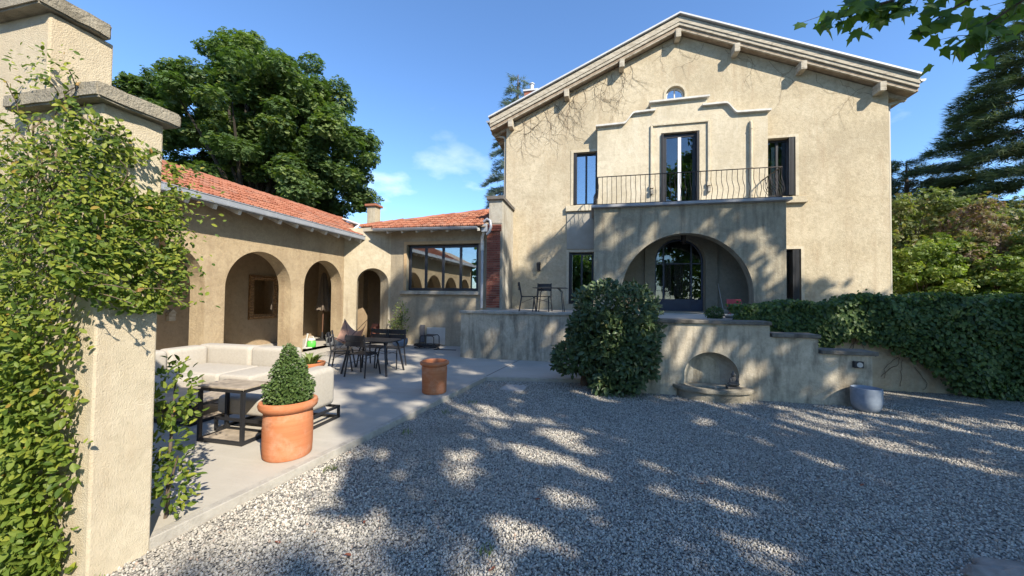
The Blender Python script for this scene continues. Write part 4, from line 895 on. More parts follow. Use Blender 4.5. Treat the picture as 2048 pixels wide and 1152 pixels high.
# shade trees to the right of and behind the camera; only one low bough reaches into view
E1, E2 = (.669, .743), (.743, -.669)
def av(a, v, bdist):                     # point at distance bdist towards the sun
    return (a*E1[0]+bdist*E2[0], a*E1[1]+bdist*E2[1], v+bdist*.781)
def el(a, v, bd, ra, rb, rz): p = av(a, v, bd); return (*p, (ra+rb)/2, (ra+rb)/2, rz)
def shade_tree(label, a0, a1, b0, b1, base_ab, H, n, seed, group):
    """tall plane tree: leafy crown between a0..a1 across the light and b0..b1 along it, its edges and gaps shaped for the shade and sun flecks it throws"""
    g = np.random.default_rng(seed); bp = av(base_ab[0], 0, base_ab[1]); t = thing('plane_tree', label, 'tree', (bp[0], bp[1], 0), group)
    a = g.uniform(a0, a1, n); v = g.uniform(-2.2, 12.6, n); k = 14
    nz1 = np.array([mnoise.noise(Vector((x*.55, y*.55, 2.0))) for x, y in zip(a, v)]); nz2 = np.array([mnoise.noise(Vector((x*1.25, y*1.25, 7.0))) for x, y in zip(a, v)])
    nz3 = np.array([mnoise.noise(Vector((x*.62, y*.62, 11.0))) for x, y in zip(a, v)])
    top = np.interp(a, [1.5, 2.6, 4.3, 6, 8.6, 10.6, 12, 13.1, 14.6, 16, 18], [9.5, 11.9, 11.9, 12.0, 12.1, 11.2, 9.3, 7.3, 5.3, 4.3, 2.5])+nz1*1.5
    left = np.interp(v, [-2.2, .5, 1.2, 2.1, 3.4, 4.3, 6, 8, 10, 12], [2.6, 1.85, 1.55, 1.15, .75, 1.0, 1.5, 1.9, 2.3, 2.7])+nz1*.6+nz2*.35
    gh = np.random.default_rng(17); nh = 900; ha = gh.uniform(1.2, 16.5, nh); hv = gh.uniform(-2.2, 11.5, nh); hr = np.exp(gh.normal(-1.98, .36, nh))
    for q in range(0, nh-3, 3): ha[q+1] = ha[q]+gh.normal()*.45; hv[q+1] = hv[q]+gh.normal()*.35
    hs = np.r_[ha, [3.5, 4.1, 4.6, 3.4, 4.4, 11.2, 3.1]]; hvs = np.r_[hv, [.25, .55, .1, -.5, -.4, -.35, 1.0]]; hrs = np.r_[hr, [.17, .2, .17, .22, .22, .2, .2]]
    inh = (((a[:, None]-hs)/hrs)**2+((v[:, None]-hvs)/(hrs*1.25))**2 < 1).any(1)  # crown gaps opened along the sun direction to drop sun flecks
    ok = (v < top) & (a > left) & ~inh & (nz2 < .62) & (a < 16.6+nz1)
    a, v = a[ok], v[ok]; m_ = len(a); bb = (b0+b1)/2+(b1-b0)/2*np.clip(g.normal(size=m_)*.5, -1.1, 1.1)
    C = np.stack([a*E1[0]+bb*E2[0], a*E1[1]+bb*E2[1], v+bb*.781], 1)
    P = np.repeat(C, 9, 0)+g.normal(size=(m_*9, 3))*.085; D = unit(len(P)); D[:, 2] -= .4; Nn = unit(len(P)); Nn[:, 2] += .5; S = .22*g.uniform(.7, 1.3, len(P))
    scatter('crown', T_QUAD, P, D, Nn, S, FOL['plane'], t, None)
    limb_tree('trunk', t.location, H, .36, C[g.choice(m_, 46, replace=False)], M_bark, t, seed=seed); return t
SG = 'plane trees shading the yard'
plane0 = shade_tree('tall plane tree standing to the right of the yard, one bough hanging into view', 7.6, 17.5, 7.0, 11.0, (11.4, 9.0), 12.5, 4600, 61, SG)
shade_tree('second tall plane tree further back, shading the terrace corner and gravel', .3, 7.8, 7.0, 10.0, (4.8, 8.6), 15, 4000, 62, SG)
for bx_, by_, sd_ in ((-9.5, -17, 1), (-2.5, -20, 2), (9.5, -19, 3), (19.5, -17, 4)):
    leafy('plane_tree', ('broad plane tree far behind the camera, westernmost of its row', 'broad plane tree far behind the camera, second of its row', 'broad plane tree far behind the camera, third of its row', 'broad plane tree far behind the camera, last of its row')[sd_-1], 'tree', (bx_, by_, 0), [(bx_, by_, (5.2 if sd_ < 3 else 7.2+sd_*1.6), 4.2, 3.4, (3.2 if sd_ < 3 else 4.2+sd_)), (bx_+1, by_, 4.5, 3.6, 3, 3)], 110, (.8, 1.5), 60, .42, 'plane', trunk=(8, .3, 14), seed=200+sd_, group='plane trees behind the camera')
# the bough that shows at the top right
def bough(parent, pts, r, n, spread, lsize, seed):
    g = np.random.default_rng(seed); pts = [Vector(p) for p in pts]; m = MB(); m.tube(pts, [r*(1-.8*i/(len(pts)-1)) for i in range(len(pts))], 6); m.build('bough', M_bark, parent)
    P = []; D = []; Nn = []; tw = MB()
    for i in range(n):
        q = (.15+.85*g.random())*(len(pts)-1); k = min(int(q), len(pts)-2); a = pts[k].lerp(pts[k+1], q-k)
        d = Vector(g.normal(size=3)); d.z = d.z*.45-.25; d.normalize(); e = a+d*spread*g.random()**.7; P.append(e)
        if i % 3 == 0: tw.tube([a, a.lerp(e, .5)+Z*.03, e], [.008, .005, .003], 4, cap=False)
        D.append(Vector((g.normal()*.6-.3, g.normal()*.6, -.75+g.normal()*.25))); Nn.append(Vector((g.normal()*.5, -.8+g.normal()*.4, .55+g.normal()*.3)))
    tw.build('twigs', M_bark, parent); P, D, Nn = (np.array([tuple(v) for v in a]) for a in (P, D, Nn))
    return P, D, Nn, lsize*g.uniform(.7, 1.3, n)
B1 = bough(plane0, [(16.5, .8, 9.0), (9.5, 6.6, 9.0), (7.4, 7.0, 7.6), (5.6, 7.1, 6.95), (4.6, 7.0, 6.62), (3.75, 6.85, 6.42)], .05, 210, .46, .20, 5)
B2 = bough(plane0, [(16.5, .8, 8.4), (9.5, 6.6, 8.6), (8.2, 7.3, 7.5), (7.0, 7.5, 6.85), (6.2, 7.4, 6.3), (5.9, 7.35, 5.98)], .045, 130, .42, .20, 6)
B3 = bough(plane0, [(7.4, 7.0, 7.6), (6.2, 7.2, 6.85), (5.5, 7.25, 6.45), (5.15, 7.2, 6.15)], .03, 40, .26, .19, 7)
PL = [np.concatenate([B1[k], B2[k], B3[k]]) for k in range(4)]
single_leaves(T_PLANE, PL[0][:300], PL[1][:300], PL[2][:300], PL[3][:300], FOL['plane'], plane0)
scatter('hanging_leaves', T_PLANE, PL[0][300:], PL[1][300:], PL[2][300:], PL[3][300:], FOL['plane'], plane0)
# laurel bush in front of the landing
def shell_bush(name, label, cat, base, ells, n, lsize, fol, seed, parts=0, T=T_LEAF, trunkpts=None, up=.35, facing=(0, -.3, 0), thick=.28, mat=M_bark, spherical=2.6):
    t = thing(name, label, cat, base); g = np.random.default_rng(seed); w = np.array([e[3]*e[5]+e[4]*e[5]+e[3]*e[4] for e in ells]); w = w/w.sum(); k = g.choice(len(ells), n, p=w)
    u = g.normal(size=(n, 3)); u /= (np.abs(u)**spherical).sum(1, keepdims=True)**(1/spherical); r = 1-thick*g.random(n)**1.3; E = np.array(ells)[k]
    nz_ = np.array([mnoise.noise(Vector(tuple(v*2.2+kk*7))) for v, kk in zip(u, k)]); nz2_ = np.array([mnoise.noise(Vector(tuple(v*5.5+kk*3))) for v, kk in zip(u, k)]); r = r*(1+.17*nz_+.10*nz2_)
    P = E[:, :3]+u*r[:, None]*E[:, 3:]; ok = P[:, 2] > .02; P, u = P[ok], u[ok]; n = len(P)
    tw = unit(n); Nn = u*.8+np.array([0, 0, up])+np.array(facing)+tw*.55; D = np.cross(Nn, unit(n))*.6+u*.45+np.array([0, 0, .15]); S = lsize*g.uniform(.65, 1.25, n)
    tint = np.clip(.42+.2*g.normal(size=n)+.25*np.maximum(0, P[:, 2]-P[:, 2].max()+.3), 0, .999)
    if trunkpts:
        m = MB()
        for pts, rr_ in trunkpts: m.tube(pts, rr_, 8)
        m.build('trunk', mat, t)
    if parts:
        i = nearest(P, parts); keep = np.ones(n, bool); keep[i] = False; single_leaves(T, P[i], D[i], Nn[i], S[i], FOL[fol], t); P, D, Nn, S, tint = P[keep], D[keep], Nn[keep], S[keep], tint[keep]
    scatter('foliage', T, P, D, Nn, S, FOL[fol], t, 'stuff' if parts else None, tint); return t
shell_bush('laurel_bush', 'big rounded dark laurel bush in front of the landing and left of the niche', 'bush', (.25, 7.55, 0),
    [(.40, 7.5, 1.34, .74, .72, .70), (.62, 7.38, .80, .52, .58, .55), (-.02, 7.5, 1.0, .45, .55, .5), (-.36, 7.5, .58, .40, .42, .27), (.40, 7.25, .25, .45, .4, .25)], 14500, .105, 'laurel', 71, spherical=3.6, parts=300,
    trunkpts=[([(-.17, 7.68, 0), (-.15, 7.66, .45), (0, 7.6, 1.2)], [.09, .075, .05]), ([(.16, 7.5, 0), (.15, 7.5, .4), (.3, 7.5, 1.2)], [.045, .04, .03]), ([(.42, 7.5, 0), (.46, 7.45, .4), (.6, 7.4, 1.0)], [.045, .04, .03])])
# ivy over the garden wall
def ivy():
    t = thing('ivy', 'dark green ivy thickly covering the garden wall right of the steps', 'ivy', (7, 8.8, 0)); g = np.random.default_rng(81)
    n = 56000; x = g.uniform(2.95, 13.2, n); low = np.interp(x, [2.9, 3.4, 4.2, 4.7, 5.0, 5.5, 6.0, 6.5, 6.9, 14], [1.38, 1.12, .88, .80, 1.10, .98, .78, .35, .03, .0])
    top = np.interp(x, [2.9, 3.4, 4.6, 5.2, 6.0, 8, 10, 14], [1.60, 1.68, 1.72, 1.84, 1.88, 1.86, 2.0, 2.1])+.05*np.sin(x*5.1)
    z = low+(top-low)*g.random(n)**.9+g.normal(size=n)*.05; th = np.interp(x, [2.9, 5, 6.5, 14], [.22, .26, .42, .5])
    nzv = np.array([mnoise.noise(Vector((a*1.7, c*1.7, 3))) for a, c in zip(x, z)]); y = 8.84-th*g.random(n)**.6*(1+.6*nzv)*(.65+.5*np.sin(np.clip((z-low)/(top-low+.01), 0, 1)*3.0))
    fl = g.random(n) < .18; y[fl] = g.uniform(8.5, 9.3, fl.sum()); z[fl] = top[fl]+g.uniform(-.10, .06, fl.sum())
    P = np.stack([x, y, np.maximum(z, .02)], 1); Nn = np.array([0, -.75, .45])+unit(n)*.6; D = np.array([0, -.15, -.8])+unit(n)*.6
    Nn[fl] += np.array([0, .5, .6]); S = .066*g.uniform(.6, 1.4, n)
    scatter('foliage', T_LEAF, P, D, Nn, S, FOL['ivy'], t, 'stuff', np.clip(.4+.22*g.normal(size=n)+.2*nzv, 0, .999), fw=1.6)
    m = MB()
    for i in range(26):
        x0 = g.uniform(3.3, 6.2); z0 = float(np.interp(x0, [2.9, 3.3, 4.2, 4.9, 5.4, 6.1, 6.5], [1.38, 1.15, .8, .98, .78, .3, 0])); pts = [(x0, 8.83, z0+.25)]; a = -1.6
        for k in range(9): a += g.normal()*.4; x0 += math.cos(a)*.06; z0_ = pts[-1][2]+math.sin(a)*.06; pts.append((x0, 8.835-.02*g.random(), max(z0_, .05)))
        m.tube(pts, .006, 4, cap=False)
    m.build('stems', M_twig, t, kind='stuff')
ivy()
# jasmine on the gate pier
def jasmine():
    t = thing('climbing_jasmine', 'bright green climbing jasmine covering the front of the gate pier', 'climber', (-3.4, 1.5, 0)); g = np.random.default_rng(91); P = []; U = []
    n = 24000
    z = g.uniform(.02, 3.0, n); x = g.uniform(-4.05, -2.9, n); d = g.random(n)**.75
    xr = np.interp(z, [0, .25, .45, 1.0, 1.45, 1.75, 2.0, 3.1], [-3.24, -3.12, -3.09, -3.07, -3.06, -3.02, -2.99, -2.98])+.035*np.sin(z*9)+.02*np.sin(z*23)
    dep = np.interp(z, [0, .6, 1.6, 2.4, 2.9, 3.1], [.20, .26, .30, .30, .14, .05])
    ok = (x < xr+.07-.55*d*dep) & (g.random(n) < np.interp(z, [0, 2.62, 2.8, 3.0], [1, .55, .10, .03]))
    x, z, d, dep = x[ok], z[ok], d[ok], dep[ok]; y = 1.64-d*dep; A = np.stack([x, y, z], 1); P.append(A); U.append(np.tile([.15, -.9, .35], (len(A), 1)))
    n = 6200; y = g.uniform(1.45, 2.05, n); lo = np.interp(y, [1.4, 1.66, 1.8, 1.95, 2.15], [1.9, 1.72, 1.66, 1.66, 1.95]); hi = np.interp(y, [1.4, 1.66, 1.85, 2.0, 2.15], [2.9, 2.86, 2.78, 2.72, 2.6])
    z = lo+(hi-lo)*g.random(n); dd = g.random(n)**1.2; ok = (g.random(n) < np.interp(z, [1.6, 1.8, 2.1, 2.5, 2.9], [.55, .75, 1, .8, .45]))
    ok &= ~((y > 1.72) & (y < 1.98) & (np.array([mnoise.noise(Vector((a*3.3, c*3.3, 8))) for a, c in zip(y, z)]) > .12))
    A = np.stack([-2.99+dd*.17*np.interp(z, [1.6, 2.1, 2.9], [.6, 1, .5]), y, z], 1)[ok]; P.append(A); U.append(np.tile([.8, -.3, .4], (len(A), 1)))
    n = 170; A = np.stack([g.uniform(-3.75, -3.35, n), g.uniform(1.55, 1.75, n), 3.06+.34*g.random(n)**1.6], 1); P.append(A); U.append(np.tile([.2, -.6, .6], (n, 1)))
    n = 260; q = g.random(n); A = np.stack([-2.95+.10*g.normal(size=n), 2.08+.05*g.normal(size=n)+.02, 1.7+1.05*q], 1); P.append(A); U.append(np.tile([.7, -.2, .5], (n, 1)))
    # free sprays reaching off the pier
    sp = []; st = MB()
    for i in range(46):
        s = Vector(P[1][g.integers(len(P[1]))]) if i < 26 else Vector((g.uniform(-3.7, -3.05), 1.6, g.uniform(2.2, 3.05))); a = g.uniform(-.6, .9); dirv = Vector((g.uniform(.2, .8), g.uniform(-.2, .5), g.uniform(-.2, .6))) if i < 26 else Vector((g.uniform(-.3, .6), -.3, g.uniform(.2, .8)))
        dirv.normalize(); pts = [s]; 
        for k in range(6):
            pts.append(pts[-1]+dirv*.036); dirv = (dirv+Vector((g.normal()*.25, g.normal()*.25, g.normal()*.2-.12))).normalized()
            for kk in range(2): sp.append((tuple(pts[-1]), tuple(dirv+Vector(g.normal(size=3))*.7)))
        st.tube(pts, .0028, 4, cap=False)
    for i in range(26):                                           # twining stems on the wall
        x0, z0 = g.uniform(-3.7, -3.1), g.uniform(1.6, 2.4); pts = []; a = 1.5
        for k in range(16): a += g.normal()*.25; a = a*.9+.15; x0 += math.cos(a)*.05; z0 += math.sin(a)*.05; pts.append((min(x0, -2.97), 1.63-.04*g.random(), min(z0, 2.9)))
        st.tube(pts, .0045, 4, cap=False)
    st.build('stems', M_twig, t, kind='stuff')
    A = np.array([a for a, _ in sp]); P.append(A); U.append(np.array([u for _, u in sp])*.6)
    P = np.concatenate(P); U = np.concatenate(U); n = len(P); Nn = U*.9+unit(n)*.6; D = np.cross(Nn, unit(n))*.8+U*.3+np.array([0, 0, -.1]); S = np.interp(P[:, 2], [.2, 1.4, 2.2], [.056, .047, .035])*g.uniform(.6, 1.3, n)
    vis = (P[:, 0] > -3.02) | (P[:, 2] < 2.6); i = nearest(P, 300); keep = np.ones(n, bool); keep[i] = False
    tint = np.clip(.42+.22*g.normal(size=n)+.12*(P[:, 2]-1.6), 0, .999)
    single_leaves(T_LEAF, P[i], D[i], Nn[i], S[i], FOL['vine'], t)
    scatter('foliage', T_LEAF, P[keep], D[keep], Nn[keep], S[keep], FOL['vine'], t, 'stuff', tint[keep], fw=.95)
jasmine()
shell_bush('shrub', 'bright leafy shrub growing behind the foot of the gate pier', 'shrub', (-3.25, 2.3, .08), [(-3.27, 2.30, 1.0, .20, .14, .26), (-3.24, 2.24, .62, .16, .13, .25), (-3.15, 2.22, .36, .19, .14, .22)], 560, .058, 'vine', 95, parts=300, thick=.6, up=.5, trunkpts=[([(-3.22, 2.24, .05), (-3.24, 2.26, .5), (-3.26, 2.30, 1.1)], [.015, .012, .006]), ([(-3.18, 2.2, .05), (-3.15, 2.2, .3), (-3.1, 2.22, .55)], [.012, .009, .005])])
# small weeds and grass tufts
def tufts(spots, n, h, seed):
    g = np.random.default_rng(seed); P = []; 
    for (x, y, z, r) in spots: P.append(np.stack([x+g.normal(size=n)*r, y+g.normal(size=n)*r, np.full(n, z)], 1))
    P = np.concatenate(P); k = len(P); D = np.array([0, 0, 1.0])+unit(k)*.55; D[:, 2] = np.abs(D[:, 2]); o = scatter('grass_tufts', T_QUAD, P, D, unit(k), h*g.uniform(.5, 1.3, k), FOL['lily'], None, 'stuff', fw=.13); return o
tufts([(-2.9, 1.62, 0, .05), (-3.05, 1.58, 0, .06), (-2.0, 5.9, 0, .05), (-2.35, 4.4, 0, .04), (-2.6, 3.3, 0, .04), (-2.2, 5.3, 0, .04), (-.73, 2.52, 0, .03), (.5, 7.1, 0, .3), (1.0, 7.15, 0, .2)], 26, .06, 101)

# ================================================================== FURNITURE AND SMALL THINGS
T = .084
def pot(name, label, c, prof, mat, soil=None, n=40):
    t = thing(name, label, 'pot', c); m = MB(); m.lathe(prof, c, n); m.build('pot_body', mat, t)
    if soil: m = MB(); m.lathe([(soil[0], soil[1]), (.001, soil[1]+.015)], c, 24); m.build('soil', M_soil, t)
    return t
big = [(0.000, 0), (0.222, 0), (0.233, .02), (0.237, .12), (0.239, .30), (0.233, .44), (0.230, .475), (0.248, .485), (0.274, .51), (0.283, .545), (0.274, .575), (0.248, .585), (0.231, .575), (0.222, .53), (0.217, .45)]
pot('terracotta_pot', 'large orange terracotta pot holding the clipped cone of boxwood', (-3.2, 3.37, T), big, M_terra, (.222, .53))
shell_bush('boxwood_cone', 'clipped dark green boxwood cone growing in the front terracotta pot', 'topiary', (-3.2, 3.37, T+.53), [(-3.2, 3.37, .76, .235, .235, .20), (-3.2, 3.37, .94, .17, .17, .20), (-3.21, 3.37, 1.10, .085, .085, .15)], 9500, .024, 'box', 111, T=T_QUAD, thick=.35, up=.5, spherical=2.0, trunkpts=[([(-3.2, 3.37, .60), (-3.2, 3.37, 1.05)], [.02, .01])])
pot('terracotta_pot', 'empty terracotta pot standing alone near the terrace kerb', (-2.76, 6.12, T), [(0, 0), (.205, 0), (.212, .015), (.218, .27), (.222, .44), (.215, .475), (.236, .485), (.252, .50), (.256, .525), (.246, .545), (.226, .555), (.208, .535), (.2, .45), (.195, .12), (0, .1)], M_terra)
t = pot('blue_pot', 'low blue grey glazed pot on the gravel at the end of the stair wall', (4.33, 7.12, 0), [(0, 0), (0.114, 0.000), (0.152, 0.019), (0.186, 0.084), (0.196, 0.167), (0.199, 0.335), (0.196, 0.377), (0.186, 0.381), (0.179, 0.372), (0.175, 0.279), (0, .29)], M_bluepot)
pot('terracotta_planter', 'terracotta planter with strap leaved plants behind the sofa', (-5.42, 6.2, T), [(0, 0), (.20, 0), (.25, .30), (.275, .33), (.275, .38), (.245, .38), (.24, .34)], M_terra, (.24, .34))
def straps(name, label, c, n, L, seed, fol, r=.12, w=.10):
    g = np.random.default_rng(seed); t = thing(name, label, 'plant', c); m = MB()
    for i in range(n):
        a = g.uniform(0, 6.28); d = Vector((math.cos(a), math.sin(a), 0)); s = Vector(c)+d*r*g.random(); l = L*g.uniform(.6, 1.15); w_ = L*w*g.uniform(.7, 1.2); sd = d.cross(Z)*w_/2; vs = []
        for k in range(5): q = k/4; p = s+d*l*.62*q+Z*l*(q*1.0-.62*q*q); ww = (1-q**2.2); vs += [p-sd*ww, p+sd*ww+Z*.004]
        m.add(vs, [(2*k, 2*k+1, 2*k+3, 2*k+2) for k in range(4)])
    o = m.build('leaves', FOL[fol], t); me = o.data; at = me.attributes.new('tint', 'FLOAT', 'FACE'); at.data.foreach_set('value', np.repeat(g.random(n), 4).astype(np.float32)); return t
straps('strap_leaf_plant', 'clump of green strap leaves growing in the planter behind the sofa', (-5.42, 6.2, T+.35), 46, .42, 121, 'lily')

# sofa: U shaped sectional of three modules
def cushion(m, x0, x1, y0, y1, z0, z1): m.box(x0, x1, y0, y1, z0, z1)
def sofa(label, base, frame, seats, backs):
    t = thing('sofa', label, 'sofa', base, 'pale sectional sofa modules around the low table')
    m = MB(); x0, x1, y0, y1 = frame; z = T
    for a, c in (((x0, y0), (x1, y0)), ((x0, y1), (x1, y1)), ((x0, y0), (x0, y1)), ((x1, y0), (x1, y1))):
        for zz in (.0, .14): m.bar((a[0], a[1], z+.015+zz), (c[0], c[1], z+.015+zz), .03, .03)
    for px in (x0, x1):
        for py in (y0, y1): m.box(px-.015, px+.015, py-.015, py+.015, z, z+.17)
    m.build('frame', M_black, t)
    for s in seats: m = MB(); m.box(*s); o = m.build('seat', M_sofa, t, bevel=.055); o.modifiers[0].segments = 5; o.data.polygons.foreach_set('use_smooth', [True]*len(o.data.polygons))
    for s in backs: m = MB(); m.box(*s); o = m.build('backrest', M_sofa, t, bevel=.075); o.modifiers[0].segments = 5; o.data.polygons.foreach_set('use_smooth', [True]*len(o.data.polygons))
    return t
zs0, zs1, zb1 = T+.19, T+.42, T+.74
sofa('left run of the pale sofa along the arcade, its seat partly in shade', (-6.8, 4.1, T), (-7.30, -6.2, 2.75, 4.70), [(-7.05, -6.10, 2.7, 3.70, zs0, zs1), (-7.05, -6.10, 3.705, 4.72, zs0, zs1)], [(-7.35, -7.03, 2.7, 3.70, zs0, zb1), (-7.35, -7.03, 3.705, 4.85, zs0, zb1)])
sofa('corner and back run of the pale sofa in front of the mirror arch', (-6.2, 5.2, T), (-7.30, -5.30, 4.78, 5.75), [(-7.04, -5.86, 4.73, 5.52, zs0, zs1), (-5.855, -5.22, 4.73, 5.52, zs0, zs1)], [(-7.35, -7.03, 4.86, 5.52, zs0, zb1), (-7.35, -6.12, 5.525, 5.83, zs0, zb1), (-6.115, -5.24, 5.525, 5.83, zs0, zb1)])
sofa('right sofa module seen from its back beside the boxwood pot', (-4.1, 4.2, T), (-4.60, -3.47, 3.72, 4.52), [(-4.66, -3.80, 3.76, 4.48, zs0, zs1)], [(-3.80, -3.50, 3.70, 4.50, zs0, zb1-.02)])
# tables
def frame_table(name, label, x0, x1, y0, y1, h, shelf, leg=.035):
    t = thing(name, label, 'table', ((x0+x1)/2, (y0+y1)/2, T)); m = MB()
    for px in (x0, x1-leg):
        for py in (y0, y1-leg): m.box(px, px+leg, py, py+leg, T, T+h-.03)
    for zz in (T+.001, T+h-.045):
        m.box(x0+leg, x1-leg, y0+.002, y0+leg-.002, zz, zz+.035); m.box(x0+leg, x1-leg, y1-leg+.002, y1-.002, zz, zz+.035); m.box(x0+.002, x0+leg-.002, y0+leg, y1-leg, zz, zz+.035); m.box(x1-leg+.002, x1-.002, y0+leg, y1-leg, zz, zz+.035)
    m.build('frame', M_black, t); m = MB(); m.box(x0-.003, x1+.003, y0-.003, y1+.003, T+h-.009, T+h+.012); m.build('tabletop', M_ceram, t, bevel=.004)
    if shelf: m = MB(); m.box(x0+leg, x1-leg, y0+leg, y1-leg, T+.02, T+.032); m.build('shelf', M_ceram, t)
    return t
frame_table('side_table', 'tall cube side table with dark frame and wood look top beside the pot', -4.48, -3.84, 3.40, 3.76, .63, True)
frame_table('coffee_table', 'low wide coffee table with wood look top in front of the sofa', -6.15, -5.04, 3.74, 4.55, .27, True, .04)
# dining set
def chair_proto(name, label, mat, loc, rz, group):
    t = thing(name, label, 'chair', loc, group, rz); w = .24
    for s in (-1, 1):
        m = MB(); m.tube([(s*.25, -.24, 0), (s*.225, -.17, .44), (s*.215, -.245, .88)], .0165, 8); m.build('leg', mat, t, local=True)
        m = MB(); m.tube([(s*.25, .27, 0), (s*.22, .20, .42), (s*.215, .17, .455), (s*.21, -.16, .45)], .0165, 8); m.build('leg', mat, t, local=True)
    m = MB(); m.tube([(-.22, .16, .40), (.22, -.16, .27)], .006, 6); m.tube([(.22, .16, .40), (-.22, -.16, .27)], .006, 6); m.build('stretcher', mat, t, local=True)
    for i in range(5):
        m = MB(); y = -.15+i*.082; zc = .462-.012*math.sin(i/4*math.pi); m.box(-w, w, y-.033, y+.033, zc, zc+.012); m.build('seat_slat', mat, t, bevel=.003, local=True)
    for i in range(2):
        z = .635+i*.122; q = [(-.225, -.035), (-.12, -.008), (0, 0), (.12, -.008), (.225, -.035)]; yo = -.205-i*.02; m = MB(); vs = []
        for a, c in q: vs += [(a, yo-c*-1-.02, z), (a, yo-.02+c, z+.108), (a, yo-.008+c, z+.108), (a, yo-.008+c, z)]
        fs = []
        for k in range(4):
            for e in range(4): fs.append((k*4+e, k*4+(e+1) % 4, k*4+4+(e+1) % 4, k*4+4+e))
        fs += [(3, 2, 1, 0), (16, 17, 18, 19)]; m.add(vs, fs); m.build('back_slat', mat, t, local=True)
    return t
GD = 'dark metal slatted chairs around the dining table'
DC = [(-5.62, 7.38, -62, 'dark slatted chair turned sideways at the left end of the dining table, nearest the sofa'),
      (-4.80, 6.98, -4, 'dark slatted chair in front of the dining table with its back to the camera'),
      (-5.22, 8.0, 176, 'dark slatted chair on the far side of the dining table, left one'),
      (-4.70, 7.98, 184, 'dark slatted chair on the far side of the dining table, right one')]
pc = chair_proto('dining_chair', DC[0][3], M_dark, (DC[0][0], DC[0][1], T), R(DC[0][2]), GD)
for x, y, a, l in DC[1:]:
    c = copy_tree(pc); c.location = (x, y, T); c.rotation_euler = (0, 0, R(a)); c['label'] = l
t = thing('dining_table', 'dark metal dining table in the middle of the slatted chairs', 'table', (-4.77, 7.35, T))
tx0, tx1, ty0, ty1, tz = -5.35, -4.20, 7.02, 7.68, T+.72
m = MB(); ch_ = .13; m.panel([(tx0+ch_, ty0), (tx1-ch_, ty0), (tx1, ty0+ch_), (tx1, ty1-ch_), (tx1-ch_, ty1), (tx0+ch_, ty1), (tx0, ty1-ch_), (tx0, ty0+ch_)], [], (0, 0, tz), X, Y, Z, .022); m.build('tabletop', M_dark, t, bevel=.004)
for sx in (-1, 1):
    for sy in (-1, 1):
        m = MB(); cx_, cy_ = (tx0+tx1)/2, (ty0+ty1)/2
        m.tube([(cx_+sx*.54, cy_+sy*.36, T), (cx_+sx*.44, cy_+sy*.27, T+.60), (cx_+sx*.40, cy_+sy*.23, T+.69), (cx_+sx*.30, cy_+sy*.14, T+.705)], .022, 8); m.build('leg', M_dark, t)
m = MB(); m.tube([(tx0+.25, ty0+.15, T+.69), (tx1-.25, ty1-.15, T+.69)], .012, 6); m.tube([(tx0+.25, ty1-.15, T+.69), (tx1-.25, ty0+.15, T+.69)], .012, 6); m.build('brace', M_dark, t)
# butterfly chair
bx, by = -7.0, 9.6
t = thing('butterfly_chair', 'tan leather butterfly chair standing behind the dining table', 'chair', (bx, by, T)); m = MB()
def bf(u, v):      # u -1..1 across, v 0..1 front to back
    z = .36-.10*math.sin(v*3.14)*(1-.3*u*u)+.52*max(0, v-.45)**1.25*1.6+.20*u*u*(.6+.9*abs(v-.4)); x = u*(.36+.04*v); y = .42-.78*v+.10*u*u
    return Vector((bx+x*.98+y*.1, by-y+.0, T+z-(.16*(1-u*u)*max(0, v-.75)/.25)))
for side in (0, 1):
    nu, nv = 12, 12; vs = [bf(-1+2*i/nu, j/nv)+Z*(-.006*side) for j in range(nv+1) for i in range(nu+1)]; m.add(vs, [(j*(nu+1)+i, j*(nu+1)+i+1, (j+1)*(nu+1)+i+1, (j+1)*(nu+1)+i)[::(-1 if side else 1)] for j in range(nv) for i in range(nu)], True)
m.build('leather_sling', M_leather, t); m = MB(); c1, c2, c3, c4 = bf(-1, 1), bf(1, 1), bf(-1, 0), bf(1, 0); g0 = Vector((bx, by, T+.012))
for a, c in ((c1, g0+Vector((.30, -.32, 0))), (c2, g0+Vector((-.30, -.32, 0))), (c3, g0+Vector((.28, .34, 0))), (c4, g0+Vector((-.28, .34, 0)))): m.tube([a-Z*.01, c], .008, 6)
m.tube([g0+Vector((.30, -.32, 0)), g0+Vector((-.30, -.32, 0))], .008, 6); m.tube([g0+Vector((.28, .34, 0)), g0+Vector((-.28, .34, 0))], .008, 6); m.build('frame', M_black, t)
# mirror on the loggia rear wall
t = thing('mirror', 'carved gilt framed mirror hanging on the loggia wall behind the second visible arch', 'mirror', (-10.9, 10.28, 1.7))
my0, my1, mz0, mz1, fw = 9.74, 10.82, .95, 2.40, .16; m = MB(); m.panel(rect(my0, my1, mz0, mz1), [rect(my0+fw, my1-fw, mz0+fw, mz1-fw)], (-10.84, 0, 0), Y, Z, X, .055)
for i in range(15):
    z = mz0+.06+i*(mz1-mz0-.12)/14
    for yy in (my0+.08, my1-.08): m.lathe([(.0, .03), (.035, .018), (.045, 0)], (0, 0, 0), 8); k = len(m.v)-24; m.v[k:] = [(-10.84+c_, yy+a, z+b_) for a, b_, c_ in m.v[k:]]
for i in range(9):
    y = my0+.2+i*(my1-my0-.4)/8
    for zz in (mz0+.08, mz1-.08): m.lathe([(.0, .03), (.035, .018), (.045, 0)], (0, 0, 0), 8); k = len(m.v)-24; m.v[k:] = [(-10.84+c_, y+a, zz+b_) for a, b_, c_ in m.v[k:]]
m.build('frame', M_gold, t); m = MB(); m.panel(rect(my0+fw, my1-fw, mz0+fw, mz1-fw), [], (-10.87, 0, 0), Y, Z, X, .01); m.build('mirror_glass', M_mirror, t)
